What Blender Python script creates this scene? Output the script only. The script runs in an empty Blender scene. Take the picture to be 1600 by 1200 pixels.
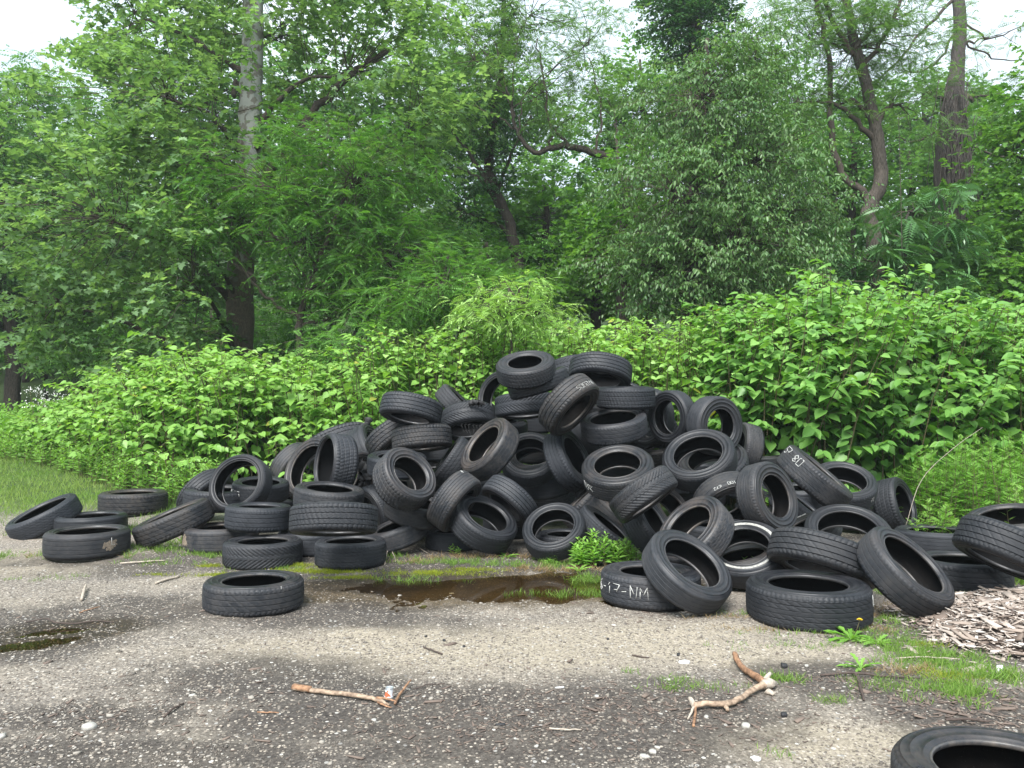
import bpy, math, random
import numpy as np

# ------------------------------------------------------------------ camera, sky, sun, exposure
scene = bpy.context.scene
COL = scene.collection
F, H = 1203.0, 1.25                       # focal length in photo pixels (1600 wide), eye height
PITCH = math.atan(40 / F)
cam_data = bpy.data.cameras.new('camera')
cam = bpy.data.objects.new('camera', cam_data)
COL.objects.link(cam)
cam.location = (0, 0, H)
cam.rotation_euler = (math.pi / 2 + PITCH, 0, 0)
cam_data.sensor_width = 36.0
cam_data.lens = F / 1600 * 36.0
cam_data.clip_start = 0.05
cam_data.clip_end = 600
scene.camera = cam

world = bpy.data.worlds.new('World')
scene.world = world
world.use_nodes = True
wn, wl = world.node_tree.nodes, world.node_tree.links
bg = wn['Background']
sky = wn.new('ShaderNodeTexSky')
sky.sky_type = 'NISHITA'
sky.sun_disc = False
sky.sun_elevation = math.radians(52)
sky.sun_rotation = math.radians(200)
sky.air_density = 1.0
sky.dust_density = 3.0
# overcast: the blue is mostly hidden behind a bright cloud layer with soft uneven thickness
tc = wn.new('ShaderNodeTexCoord')
nz = wn.new('ShaderNodeTexNoise'); nz.inputs['Scale'].default_value = 2.2; nz.inputs['Detail'].default_value = 5
rp = wn.new('ShaderNodeValToRGB')
rp.color_ramp.elements[0].position = .3; rp.color_ramp.elements[0].color = (7.2, 8.9, 10.2, 1)
rp.color_ramp.elements[1].position = .7; rp.color_ramp.elements[1].color = (11.0, 12.2, 13.0, 1)
mx = wn.new('ShaderNodeMix'); mx.data_type = 'RGBA'; mx.inputs[0].default_value = .82
wl.new(tc.outputs['Generated'], nz.inputs['Vector']); wl.new(nz.outputs['Fac'], rp.inputs['Fac'])
wl.new(sky.outputs['Color'], mx.inputs[6]); wl.new(rp.outputs['Color'], mx.inputs[7])
wl.new(mx.outputs[2], bg.inputs['Color'])
bg.inputs['Strength'].default_value = 0.054

sun_data = bpy.data.lights.new('sun', 'SUN')
sun_data.energy = 2.9
sun_data.angle = math.radians(30)
sun_data.color = (1.0, .985, .96)
sun = bpy.data.objects.new('sun', sun_data)
COL.objects.link(sun)
_az, _el = math.radians(200), math.radians(52)       # azimuth from +Y clockwise: behind the camera, a little left
_d = np.array([math.sin(_az) * math.cos(_el), math.cos(_az) * math.cos(_el), math.sin(_el)])
from mathutils import Vector, Matrix
sun.rotation_euler = Vector(_d).to_track_quat('Z', 'Y').to_euler()

scene.view_settings.view_transform = 'Standard'
scene.view_settings.look = 'None'
scene.view_settings.exposure = 1.5
scene.view_settings.gamma = 1.0
scene.render.resolution_x, scene.render.resolution_y = 1024, 768
scene.cycles.max_bounces = 6
scene.cycles.diffuse_bounces = 3
scene.cycles.glossy_bounces = 2
scene.cycles.transmission_bounces = 3
scene.cycles.caustics_reflective = False
scene.cycles.caustics_refractive = False

RNG = np.random.RandomState(11)
rnd = random.Random(5)

# ------------------------------------------------------------------ geometry helpers
R_ = np.array([1.0, 0, 0]); FW = np.array([0, math.cos(PITCH), math.sin(PITCH)]); U_ = np.cross(R_, FW)
CAM = np.array([0, 0, H])

def ray(px, py):
    return FW + (px - 800) / F * R_ + (600 - py) / F * U_

def at(px, py, Y):
    "the point seen at photo pixel (px, py) whose world y is Y"
    r = ray(px, py)
    return CAM + r * (Y / r[1])

def sst(a, b, x):
    t = np.clip((np.asarray(x, float) - a) / (b - a), 0, 1)
    return t * t * (3 - 2 * t)

def ground_z(x, y):
    x = np.asarray(x, float); y = np.asarray(y, float)
    return .085 * np.clip(np.minimum(y, 10) - 6.3, 0, None) * (1 - sst(-3.6, -2.2, x)) + .055 * np.clip(np.minimum(y, 22) - 10, 0, None) \
        + .31 * np.clip(y - 22, 0, None)

def on_ground(px, py):
    "where the view through a photo pixel meets the ground"
    r = ray(px, py); g = 0.0
    for _ in range(8):
        t = (H - g) / max(-r[2], 1e-3)
        p = CAM + r * t
        g = float(ground_z(p[0], p[1]))
    return np.array([p[0], p[1], g])

def tag(o, label=None, cat=None, group=None, kind=None):
    if label: o['label'] = label
    if cat: o['category'] = cat
    if group: o['group'] = group
    if kind: o['kind'] = kind
    return o

def empty(name, loc=(0, 0, 0)):
    o = bpy.data.objects.new(name, None)
    o.empty_display_size = .1
    o.location = tuple(loc)
    COL.objects.link(o)
    return o

def mesh_data(name, V, faces, mat=None, fattr=None, smooth=True):
    """faces: list of int arrays (M,k); fattr: dict name -> list of per-face float arrays (same order)"""
    me = bpy.data.meshes.new(name)
    V = np.asarray(V, np.float32)
    me.vertices.add(len(V)); me.vertices.foreach_set('co', V.ravel())
    faces = [np.asarray(f, np.int32) for f in faces if len(f)]
    li = np.concatenate([f.ravel() for f in faces])
    tot = np.concatenate([np.full(len(f), f.shape[1], np.int32) for f in faces])
    st = np.concatenate([[0], np.cumsum(tot)[:-1]]).astype(np.int32)
    me.loops.add(len(li)); me.loops.foreach_set('vertex_index', li)
    me.polygons.add(len(tot)); me.polygons.foreach_set('loop_start', st); me.polygons.foreach_set('loop_total', tot)
    if smooth: me.polygons.foreach_set('use_smooth', np.ones(len(tot), bool))
    if fattr:
        for k, a in fattr.items():
            at_ = me.attributes.new(k, 'FLOAT', 'FACE')
            at_.data.foreach_set('value', np.asarray(a, np.float32))
    me.update(calc_edges=True)
    if mat: me.materials.append(mat)
    return me

def add(name, me, parent=None, loc=None):
    o = bpy.data.objects.new(name, me)
    COL.objects.link(o)
    if parent: o.parent = parent
    if loc is not None: o.location = tuple(loc)
    return o

class MB:
    "collects shapes for one mesh"
    def __init__(s): s.V = []; s.Fc = []; s.A = []; s.n = 0
    def put(s, V, faces, a=0.0):
        V = np.asarray(V, float).reshape(-1, 3)
        for f in faces:
            f = np.asarray(f, int)
            if len(f): s.Fc.append(f + s.n); s.A.append(np.full(len(f), a) if np.isscalar(a) else np.asarray(a))
        s.V.append(V); s.n += len(V)
    def tube(s, P, rad, seg=8, a=0.0, cap=True, wob=0.0):
        P = np.asarray(P, float); n = len(P)
        rad = np.full(n, rad) if np.isscalar(rad) else np.asarray(rad, float)
        T = np.gradient(P, axis=0); T /= np.linalg.norm(T, axis=1, keepdims=True) + 1e-9
        ref = np.array([0, 0, 1.0]) if abs(T[0][2]) < .8 else np.array([1.0, 0, 0])
        th = np.linspace(0, 2 * math.pi, seg, endpoint=False)
        V = []
        x = np.cross(T[0], ref); x /= np.linalg.norm(x)
        w = 1 + wob * np.sin(th * 3 + 1) + wob * .6 * np.sin(th * 5)
        for i in range(n):
            x = x - T[i] * x.dot(T[i]); x /= np.linalg.norm(x) + 1e-9
            y = np.cross(T[i], x)
            V.append(P[i] + rad[i] * w[:, None] * (np.cos(th)[:, None] * x + np.sin(th)[:, None] * y))
        V = np.concatenate(V)
        i = np.arange(n - 1)[:, None] * seg; j = np.arange(seg)[None]; jn = (j + 1) % seg
        q = np.stack([i + j, i + jn, i + seg + jn, i + seg + j], -1).reshape(-1, 4)
        fs = [q]
        if cap:
            V = np.concatenate([V, P[:1], P[-1:]]); c0 = n * seg
            jj = np.arange(seg)
            fs.append(np.stack([np.full(seg, c0), (jj + 1) % seg, jj], -1))
            fs.append(np.stack([np.full(seg, c0 + 1), (n - 1) * seg + jj, (n - 1) * seg + (jj + 1) % seg], -1))
        s.put(V, fs, a)
    def template(s, TV, TF, O, M, size, a):
        "N placed copies of a small template: TV (k,3); TF list of arrays; O (N,3); M (N,3,3) columns; size (N,)"
        N = len(O)
        if N == 0: return
        V = np.einsum('nij,kj->nki', M, TV) * size[:, None, None] + O[:, None]
        k = len(TV)
        base = (np.arange(N) * k)[:, None, None]
        V = V.reshape(-1, 3)
        for f in TF:
            f = np.asarray(f)
            s.Fc.append((f[None] + base).reshape(-1, f.shape[1]) + s.n)
            s.A.append(np.repeat(a, len(f)))
        s.V.append(V); s.n += len(V)
    def data(s, name, mat, smooth=True):
        byk = {}
        for f, a in zip(s.Fc, s.A): byk.setdefault(f.shape[1], []).append((f, a))
        fs = [np.concatenate([x[0] for x in v]) for v in byk.values()]
        aa = np.concatenate([np.concatenate([x[1] for x in v]) for v in byk.values()])
        return mesh_data(name, np.concatenate(s.V), fs, mat, {'vary': aa}, smooth)
    def build(s, name, mat, parent=None, smooth=True):
        return add(name, s.data(name, mat, smooth), parent)

def smooth_path(P, n=6, jit=0.0, seed=0):
    "Catmull-Rom through the points"
    P = np.asarray(P, float)
    Q = np.vstack([2 * P[0] - P[1], P, 2 * P[-1] - P[-2]])
    out = []
    for i in range(1, len(Q) - 2):
        for t in np.linspace(0, 1, n, endpoint=False):
            out.append(.5 * (2 * Q[i] + (Q[i + 1] - Q[i - 1]) * t + (2 * Q[i - 1] - 5 * Q[i] + 4 * Q[i + 1] - Q[i + 2]) * t * t
                             + (3 * Q[i] - Q[i - 1] - 3 * Q[i + 1] + Q[i + 2]) * t ** 3))
    out.append(P[-1]); out = np.array(out)
    if jit:
        r = np.random.RandomState(seed); out[1:-1] += r.randn(len(out) - 2, 3) * jit
    return out

# ------------------------------------------------------------------ materials
def new_mat(name):
    m = bpy.data.materials.new(name); m.use_nodes = True
    nt = m.node_tree; b = nt.nodes['Principled BSDF']
    return m, nt, b

def node(nt, t, **kw):
    n = nt.nodes.new(t)
    for k, v in kw.items():
        if k in n.inputs.keys() if isinstance(k, str) else False: n.inputs[k].default_value = v
        else: setattr(n, k, v)
    return n

def ramp(nt, src, stops):
    r = nt.nodes.new('ShaderNodeValToRGB'); e = r.color_ramp.elements
    while len(e) < len(stops): e.new(.5)
    for i, (p, c) in enumerate(stops):
        e[i].position = p; e[i].color = (*c, 1) if len(c) == 3 else c
    nt.links.new(src, r.inputs['Fac'])
    return r.outputs['Color']

def noise(nt, scale, detail=4, vec=None, out='Fac', rough=.55):
    n = nt.nodes.new('ShaderNodeTexNoise'); n.inputs['Scale'].default_value = scale
    n.inputs['Detail'].default_value = detail; n.inputs['Roughness'].default_value = rough
    if vec is not None: nt.links.new(vec, n.inputs['Vector'])
    return n.outputs[out]

def mixc(nt, fac, a, b, mode='MIX'):
    m = nt.nodes.new('ShaderNodeMix'); m.data_type = 'RGBA'; m.blend_type = mode
    for i, v in ((0, fac), (6, a), (7, b)):
        if hasattr(v, 'node'): nt.links.new(v, m.inputs[i])
        else: m.inputs[i].default_value = v if i == 0 else (*v, 1)
    return m.outputs[2]

def math_(nt, op, a, b=0.0, clamp=False):
    m = nt.nodes.new('ShaderNodeMath'); m.operation = op; m.use_clamp = clamp
    for i, v in ((0, a), (1, b)):
        if hasattr(v, 'node'): nt.links.new(v, m.inputs[i])
        else: m.inputs[i].default_value = v
    return m.outputs[0]

def bump(nt, b, h, strength=.3, dist=.01):
    n = nt.nodes.new('ShaderNodeBump'); n.inputs['Strength'].default_value = strength; n.inputs['Distance'].default_value = dist
    nt.links.new(h, n.inputs['Height']); nt.links.new(n.outputs['Normal'], b.inputs['Normal'])
    return n

def leaf_mat(name, dark, mid, light, trans=.35, rough=.45, spec=.35, yellow=None):
    "leaf colour varies from leaf to leaf; light passes through"
    m, nt, b = new_mat(name)
    a = nt.nodes.new('ShaderNodeAttribute'); a.attribute_name = 'vary'
    stops = [(0.0, dark), (.5, mid), (.93, light)]
    if yellow: stops += [(.975, light), (1.0, yellow)]
    c = ramp(nt, a.outputs['Fac'], stops)
    nt.links.new(c, b.inputs['Base Color'])
    b.inputs['Roughness'].default_value = rough
    b.inputs['Specular IOR Level'].default_value = spec
    t = nt.nodes.new('ShaderNodeBsdfTranslucent')
    tcn = mixc(nt, 1.0, c, (1.25, 1.3, .55), 'MULTIPLY')
    nt.links.new(tcn, t.inputs['Color'])
    mxs = nt.nodes.new('ShaderNodeMixShader'); mxs.inputs[0].default_value = trans
    nt.links.new(b.outputs[0], mxs.inputs[1]); nt.links.new(t.outputs[0], mxs.inputs[2])
    nt.links.new(mxs.outputs[0], nt.nodes['Material Output'].inputs['Surface'])
    return m

def plain_mat(name, c, rough=.8, nscale=20, var=.35, bumpd=.003, coord='Object', stretch=None, c2=None):
    m, nt, b = new_mat(name)
    co = nt.nodes.new('ShaderNodeTexCoord').outputs[coord]
    if stretch:
        mp = nt.nodes.new('ShaderNodeMapping'); mp.inputs['Scale'].default_value = stretch
        nt.links.new(co, mp.inputs['Vector']); co = mp.outputs['Vector']
    n = noise(nt, nscale, 6, co)
    lo = tuple(x * (1 - var) for x in c); hi = c2 if c2 else tuple(min(1, x * (1 + var)) for x in c)
    nt.links.new(ramp(nt, n, [(.3, lo), (.7, hi)]), b.inputs['Base Color'])
    b.inputs['Roughness'].default_value = rough
    bump(nt, b, n, .6, bumpd)
    return m
# ------------------------------------------------------------------ the tyres
# key: (cx, cy, apparent diameter, phi, theta, width ratio, rim ratio, tread style, tone, mode, label)
TY = {
 1:(70,809,104,121,80,.30,.72,'fine',0,'p','tyre at far left tipped up on edge with small white scrawl on its tread'),
 2:(143,818,104,90,80,.30,.72,'worn',0,'f','flat tyre at far left half hidden under the tipped tyre with the white scrawl'),
 3:(137,848,114,90,80,.31,.72,'worn',.3,'f','smooth worn tyre lying flat at far left with a tan mud smear on its tread'),
 4:(208,789,104,95,83,.32,.66,'rib',.2,'f','tyre lying alone in the gravel before the grass, behind the mud smeared one'),
 5:(273,816,118,116,85,.30,.68,'rib',.1,'p','slim tyre leaning like a ramp, four straight grooves, left of the stacked pairs'),
 6:(346,838,112,90,80,.32,.64,'worn',.6,'f','dusty flat tyre on the ground under the leaning ramp tyre'),
 7:(321,774,100,-42,62,.33,.62,'rib',.1,'p','tyre leaning at the back left end of the heap against the knotweed'),
 8:(345,779,108,91,82,.30,.64,'rib',0,'p','grooved tyre seen behind and through the big thin-walled ring at left'),
 9:(375,760,96,150,36,.33,.75,'fine',0,'p','thin-walled tyre standing open with a bright bead ring at the left of the heap'),
 10:(407,765,86,91,77,.34,.66,'rib',0,'p','tyre with white chalk dots seen through the big thin-walled ring'),
 12:(459,731,84,-35,58,.33,.60,'worn',0,'p','tyre turned away with dark hole right, up against the knotweed at left'),
 13:(441,732,80,128,78,.32,.62,'rib',0,'p','dark tyre sliver wedged between the knotweed and the turned away tyre'),
 14:(490,736,104,152,48,.30,.70,'worn',.1,'p','open ring with smooth side partly covered by the wide standing tyre'),
 15:(526,726,94,174,69,.42,.80,'block',.1,'p','wide tyre standing upright, tall narrow hole with a round plug inside, left side of heap'),
 16:(548,744,88,-18,50,.34,.62,'worn',0,'p','burst tyre with torn crumpled side behind the wide standing tyre'),
 17:(531,699,108,-68,72,.34,.62,'block',.1,'p','big tyre along the upper left slope of the heap touching the leaves'),
 18:(576,709,96,32,72,.40,.66,'worn',.1,'p','smooth grey leaning tyre right of the wide standing tyre'),
 19:(643,641,98,-101,77,.34,.64,'rib',0,'p','tyre capping the left shoulder of the heap with dark underside toward us'),
 20:(619,686,94,-58,70,.36,.62,'rib',.7,'p','brownish close grooved tyre below the one capping the left shoulder'),
 21:(661,689,94,-86,82,.36,.64,'block',.5,'p','block treaded tyre level across the left shoulder above the thick open ring'),
 22:(678,716,84,-88,80,.30,.62,'worn',0,'p','shadowed tyre directly underneath the level block treaded tyre'),
 23:(676,737,88,105,62,.30,.62,'worn',.8,'p','tyre with light brown bead in the gap right of the thick open ring'),
 24:(632,749,99,45,48,.42,.60,'block',.4,'p','thick open ring tyre with bright fleck on its bead, left middle of heap'),
 25:(650,797,90,78,72,.34,.66,'worn',.2,'p','smooth tyre directly below the thick open ring with a pale edge'),
 26:(588,806,88,199,56,.36,.66,'fine',0,'p','tyre on edge with its dark hole facing left beside the two level stacked tyres'),
 27:(514,779,110,87,79,.32,.66,'rib',.2,'p','level tyre with sagging lip under the wide standing tyre'),
 28:(522,812,137,-90,85,.31,.62,'block',0,'p','largest level tyre on the left, deep blocky tread, spanning two ground tyres'),
 29:(407,811,103,90,83,.36,.60,'rib',0,'p','level tyre stacked on the zigzag patterned ground tyre'),
 30:(412,857,117,90,80,.33,.64,'chevron',.1,'f','flat ground tyre with zigzag pattern at the foot of the left stack'),
 31:(548,861,110,90,80,.36,.68,'fine',.1,'f','flat ground tyre on yellow moss below the largest blocky one'),
 32:(484,846,110,90,80,.34,.62,'worn',0,'f','dark flat tyre set back in the shade between the two ground tyres'),
 33:(618,838,82,110,78,.34,.62,'worn',0,'p','small dark tyre end in shade right of the mossy ground tyre'),
 34:(397,925,147,90,80,.30,.62,'rib',.1,'f','lone tyre lying flat in the foreground left on wet gravel'),
 35:(708,784,98,-36,74,.38,.64,'fine',.1,'p','tall leaning grooved tyre with white paint blot near its top, centre foot of heap'),
 36:(706,842,86,90,80,.34,.64,'worn',0,'f','flat tyre on the ground under the tall leaning grooved one'),
 37:(755,817,107,60,58,.34,.64,'rib',0,'p','open tyre slumped on its side at the centre foot of the heap'),
 38:(797,783,94,-130,72,.34,.62,'rib',.1,'p','grooved tyre leaning down to the right above the slumped open one'),
 39:(867,831,102,105,45,.30,.66,'fine',.1,'p','propped open ring at the centre foot, grass showing through its hole'),
 40:(884,845,92,90,80,.30,.64,'fine',0,'f','tyre on the ground behind the propped ring, seen through its hole'),
 41:(828,717,92,95,40,.32,.70,'fine',0,'p','open ring in the middle of the heap with more tyres nested inside its hole'),
 42:(836,716,88,100,52,.30,.66,'worn',.5,'p','tyre nested inside the hole of the middle ring, its bead catching light'),
 43:(846,754,96,96,74,.34,.64,'worn',0,'p','smooth tyre immediately below the middle ring'),
 44:(848,781,94,90,81,.34,.64,'rib',0,'p','level tyre third below the middle ring, thin bright grooves'),
 46:(765,702,102,140,64,.34,.64,'worn',.9,'p','brown dusty tyre leaning with slit shaped hole, centre left of heap'),
 47:(707,721,84,145,85,.36,.64,'rib',.1,'p','narrow leaning tread left of the brown dusty tyre'),
 48:(731,658,88,-82,66,.38,.70,'chevron',0,'p','cut open tyre with chevron tread and frayed hem, left of the peak'),
 49:(714,634,78,45,84,.34,.64,'rib',.2,'p','small tread sticking up diagonally behind the frayed tyre'),
 50:(737,646,76,-88,74,.32,.64,'rib',0,'p','arc of a tyre just behind the frayed chevron one'),
 51:(784,621,86,160,46,.30,.72,'worn',.1,'p','open ring standing on the left flank of the peak'),
 52:(822,577,93,97,67,.31,.58,'block',.1,'p','topmost tyre of the heap, nearly level with its hole toward the sky'),
 53:(842,598,98,107,86,.29,.64,'rib',0,'p','tilted tyre second from the top under the topmost one'),
 54:(820,633,94,-86,83,.37,.64,'chevron',0,'p','level tyre third from the top on the left of the peak'),
 55:(889,633,104,-44,70,.36,.62,'rib',.6,'p','brownish leaning tyre with white number written round its edge, below the peak'),
 56:(900,582,88,-84,70,.34,.64,'chevron',0,'p','tyre at the peak partly behind the arched one'),
 57:(938,582,96,-96,66,.34,.62,'rib',0,'p','arched tyre at the right of the peak, underside hole showing'),
 58:(978,622,92,90,87,.37,.64,'block',0,'p','square edged level tyre on the right of the peak'),
 59:(972,611,84,70,80,.30,.64,'rib',0,'p','tyre peeping out behind the arched one at right of the peak'),
 60:(959,665,104,97,73,.33,.68,'rib',0,'p','level tyre with open top under the square edged one'),
 61:(990,681,92,110,72,.34,.62,'rib',0,'p','rounded tyre below the open topped one, tilted to the right'),
 62:(911,681,90,32,80,.40,.62,'worn',0,'p','smooth slanting tyre in the middle under the brownish numbered one'),
 63:(888,718,102,28,68,.32,.64,'rib',0,'p','slanting grooved tyre with dark hole right of the nested middle ring'),
 64:(966,738,115,97,57,.31,.62,'fine',.5,'p','wide open tyre with brown side and chalk letters on its tread, right of centre'),
 65:(1005,773,110,-55,84,.36,.62,'chevron',.1,'p','patterned tread slanting up to the right below the wide open brown one'),
 66:(918,791,88,132,84,.40,.62,'rib',.4,'p','brown grooved tread in the gap right of the propped open ring'),
 67:(957,808,92,50,84,.36,.62,'worn',0,'p','smooth dark tread above the green weeds at the centre foot'),
 68:(944,833,90,50,79,.26,.62,'block',0,'p','narrow tread edge right behind the green weeds at the centre foot'),
 69:(1012,822,92,30,71,.36,.62,'fine',0,'p','tread standing left of the brown open ring, just right of the green weeds'),
 70:(1042,801,88,35,60,.36,.66,'fine',0,'p','tread and dark hole above the brown open ring at right centre'),
 71:(1086,774,92,90,77,.30,.62,'worn',0,'p','shadowed tyre below the biggest open ring right of centre'),
 72:(1093,719,113,104,46,.32,.66,'fine',.1,'p','biggest open ring high on the right, clean round hole with bright bead'),
 73:(1114,729,110,100,55,.32,.66,'block',0,'p','tyre stacked behind the biggest open ring, blocks showing at its right'),
 74:(1115,664,93,-4,42,.36,.56,'worn',.1,'p','tyre standing with cracked shoulder and leaves seen through its hole'),
 75:(1163,701,78,165,64,.38,.62,'fine',.4,'p','short upright tyre right of the cracked one with brown bead slit'),
 76:(1195,722,88,93,83,.30,.62,'worn',0,'p','plain dark level tyre at the back right against big leaves'),
 77:(1052,655,74,182,42,.32,.64,'worn',0,'p','ring left behind the cracked standing tyre'),
 78:(1014,650,88,182,36,.28,.72,'worn',.1,'p','thin hoop behind the square edged level tyre, leaves inside'),
 79:(1016,664,84,-138,68,.34,.68,'block',0,'p','shiny blocky tread inside the thin hoop right of the peak'),
 81:(1032,699,90,100,64,.32,.66,'rib',.9,'p','brown beaded tyre between the open topped and the biggest ring'),
 82:(1137,788,108,-62,46,.34,.64,'worn',.1,'p','arched tyre with white chalk line on its shoulder, dark inside, right centre'),
 83:(1202,782,113,12,56,.34,.60,'fine',.4,'p','upright open tyre with oval hole and brownish side on the right'),
 85:(1252,804,104,48,84,.34,.62,'rib',0,'p','tread marked with large white strokes behind the upright oval one'),
 86:(1272,747,122,47,85,.31,.62,'fine',.3,'p','long diagonal tread with white characters at its upper end on the right slope'),
 87:(1317,760,98,77,54,.34,.66,'fine',.1,'p','open tyre tilted at the back right with yellowish scribble on its tread'),
 88:(1398,790,84,12,68,.42,.66,'block',0,'p','upright tyre ending the heap at right beside the ferny weeds'),
 89:(1325,841,130,78,50,.30,.68,'worn',.1,'p','large leaning open ring above the curved tread on the right'),
 90:(1285,877,166,-107,78,.30,.64,'rib',.1,'p','big curved tread resting on the large flat tyre at right'),
 91:(1262,935,180,90,80,.31,.64,'fine',.1,'f','largest flat tyre on the ground at right front with a small white seven'),
 92:(1413,894,150,40,68,.31,.70,'rib',.1,'p','tall tyre leaning left beside the wood chips, its hole turned right'),
 93:(1462,842,110,90,80,.28,.66,'worn',0,'f','flat tyre at right with weeds growing inside'),
 94:(1504,893,130,90,80,.32,.68,'rib',0,'f','flat tyre behind the wood chips with worn grooves, far right'),
 95:(1572,858,146,-116,80,.36,.64,'rib',.1,'p','tread leaning over two flat tyres at the right edge of view'),
 96:(1582,822,130,92,72,.30,.68,'worn',.1,'p','open flat tyre at the right edge behind the leaning tread'),
 97:(1016,912,154,90,80,.32,.60,'fine',.2,'f','flat ground tyre with white number and letters across its tread'),
 98:(1073,891,149,52,60,.28,.66,'worn',.2,'p','tyre leaning on the lettered flat one, big oval hole toward us'),
 99:(1086,834,126,130,56,.34,.62,'fine',.6,'p','brown sided open tyre behind the leaning oval holed one'),
 100:(1166,861,116,100,46,.30,.64,'worn',.1,'p','whitewall tyre with a pale painted stripe round its side'),
 101:(1158,884,100,100,76,.28,.64,'worn',.8,'p','brown tyre lying inside the hole of the whitewall tyre'),
 102:(1262,838,96,118,70,.32,.62,'worn',.7,'p','brownish tyre glimpsed between the upright oval one and the large leaning ring'),
 103:(1580,1246,330,90,60,.33,.62,'fine',.3,'f','nearest tyre cut off by the lower right corner of view'),
}
# hidden inside the heap but seen as dark shapes in the gaps
FILL = {
 120:(470,790,96,90,80,.34,'tyre buried at the left, dark tread between the sagging lip and the level stack'),
 121:(560,770,96,90,78,.34,'tyre buried behind the wide standing tyre, seen in a dark gap'),
 122:(620,725,92,90,78,.34,'tyre buried behind the thick open ring, seen in a dark gap'),
 123:(690,790,96,90,80,.34,'tyre buried behind the tall leaning grooved tyre'),
 124:(750,760,96,90,80,.34,'tyre buried behind the slumped open tyre, seen in a dark gap'),
 125:(780,670,90,90,78,.34,'tyre buried under the third level tyre of the peak'),
 127:(900,760,94,90,80,.34,'tyre buried left of the wide open brown sided tyre'),
 129:(1050,750,92,90,80,.34,'tyre buried between the wide open brown and the biggest ring'),
 130:(1120,835,100,90,80,.34,'tyre buried behind the whitewall tyre'),
 131:(1180,760,92,90,80,.34,'tyre buried left of the upright oval holed tyre'),
 132:(1250,775,94,90,80,.34,'tyre buried under the long diagonal tread'),
 133:(840,655,84,90,78,.34,'tyre buried just below the third level tyre at the peak'),
 134:(930,640,84,90,78,.34,'tyre buried behind the brownish numbered tyre at the peak'),
 135:(1330,805,96,90,80,.34,'tyre buried behind the large leaning open ring'),
 136:(800,820,92,90,80,.34,'tyre on the ground in the dark behind the slumped open tyre'),
 140:(960,722,88,80,74,.34,'tyre deep inside the heap seen through the wide open brown sided one'),
 141:(1085,728,92,85,74,.34,'tyre deep inside the heap seen through the biggest open ring'),
 142:(838,700,88,90,74,.34,'tyre deep behind the middle ring, filling the top of its hole'),
 143:(1325,775,92,90,76,.34,'tyre in the shade seen through the tilted open one at the back right'),
 144:(628,768,90,90,76,.34,'tyre in the shade seen through the thick open ring'),
 147:(1200,800,92,90,76,.34,'tyre in the shade seen through the upright oval one'),
 148:(690,760,90,90,76,.34,'tyre in the shade between the thick ring and the tall leaning grooved tyre'),
}
for k, (a, b, c, d, e, w, l) in FILL.items():
    TY[k] = (a, b, c, d, e, w, .62, 'worn', 0, 'p', l)
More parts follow.
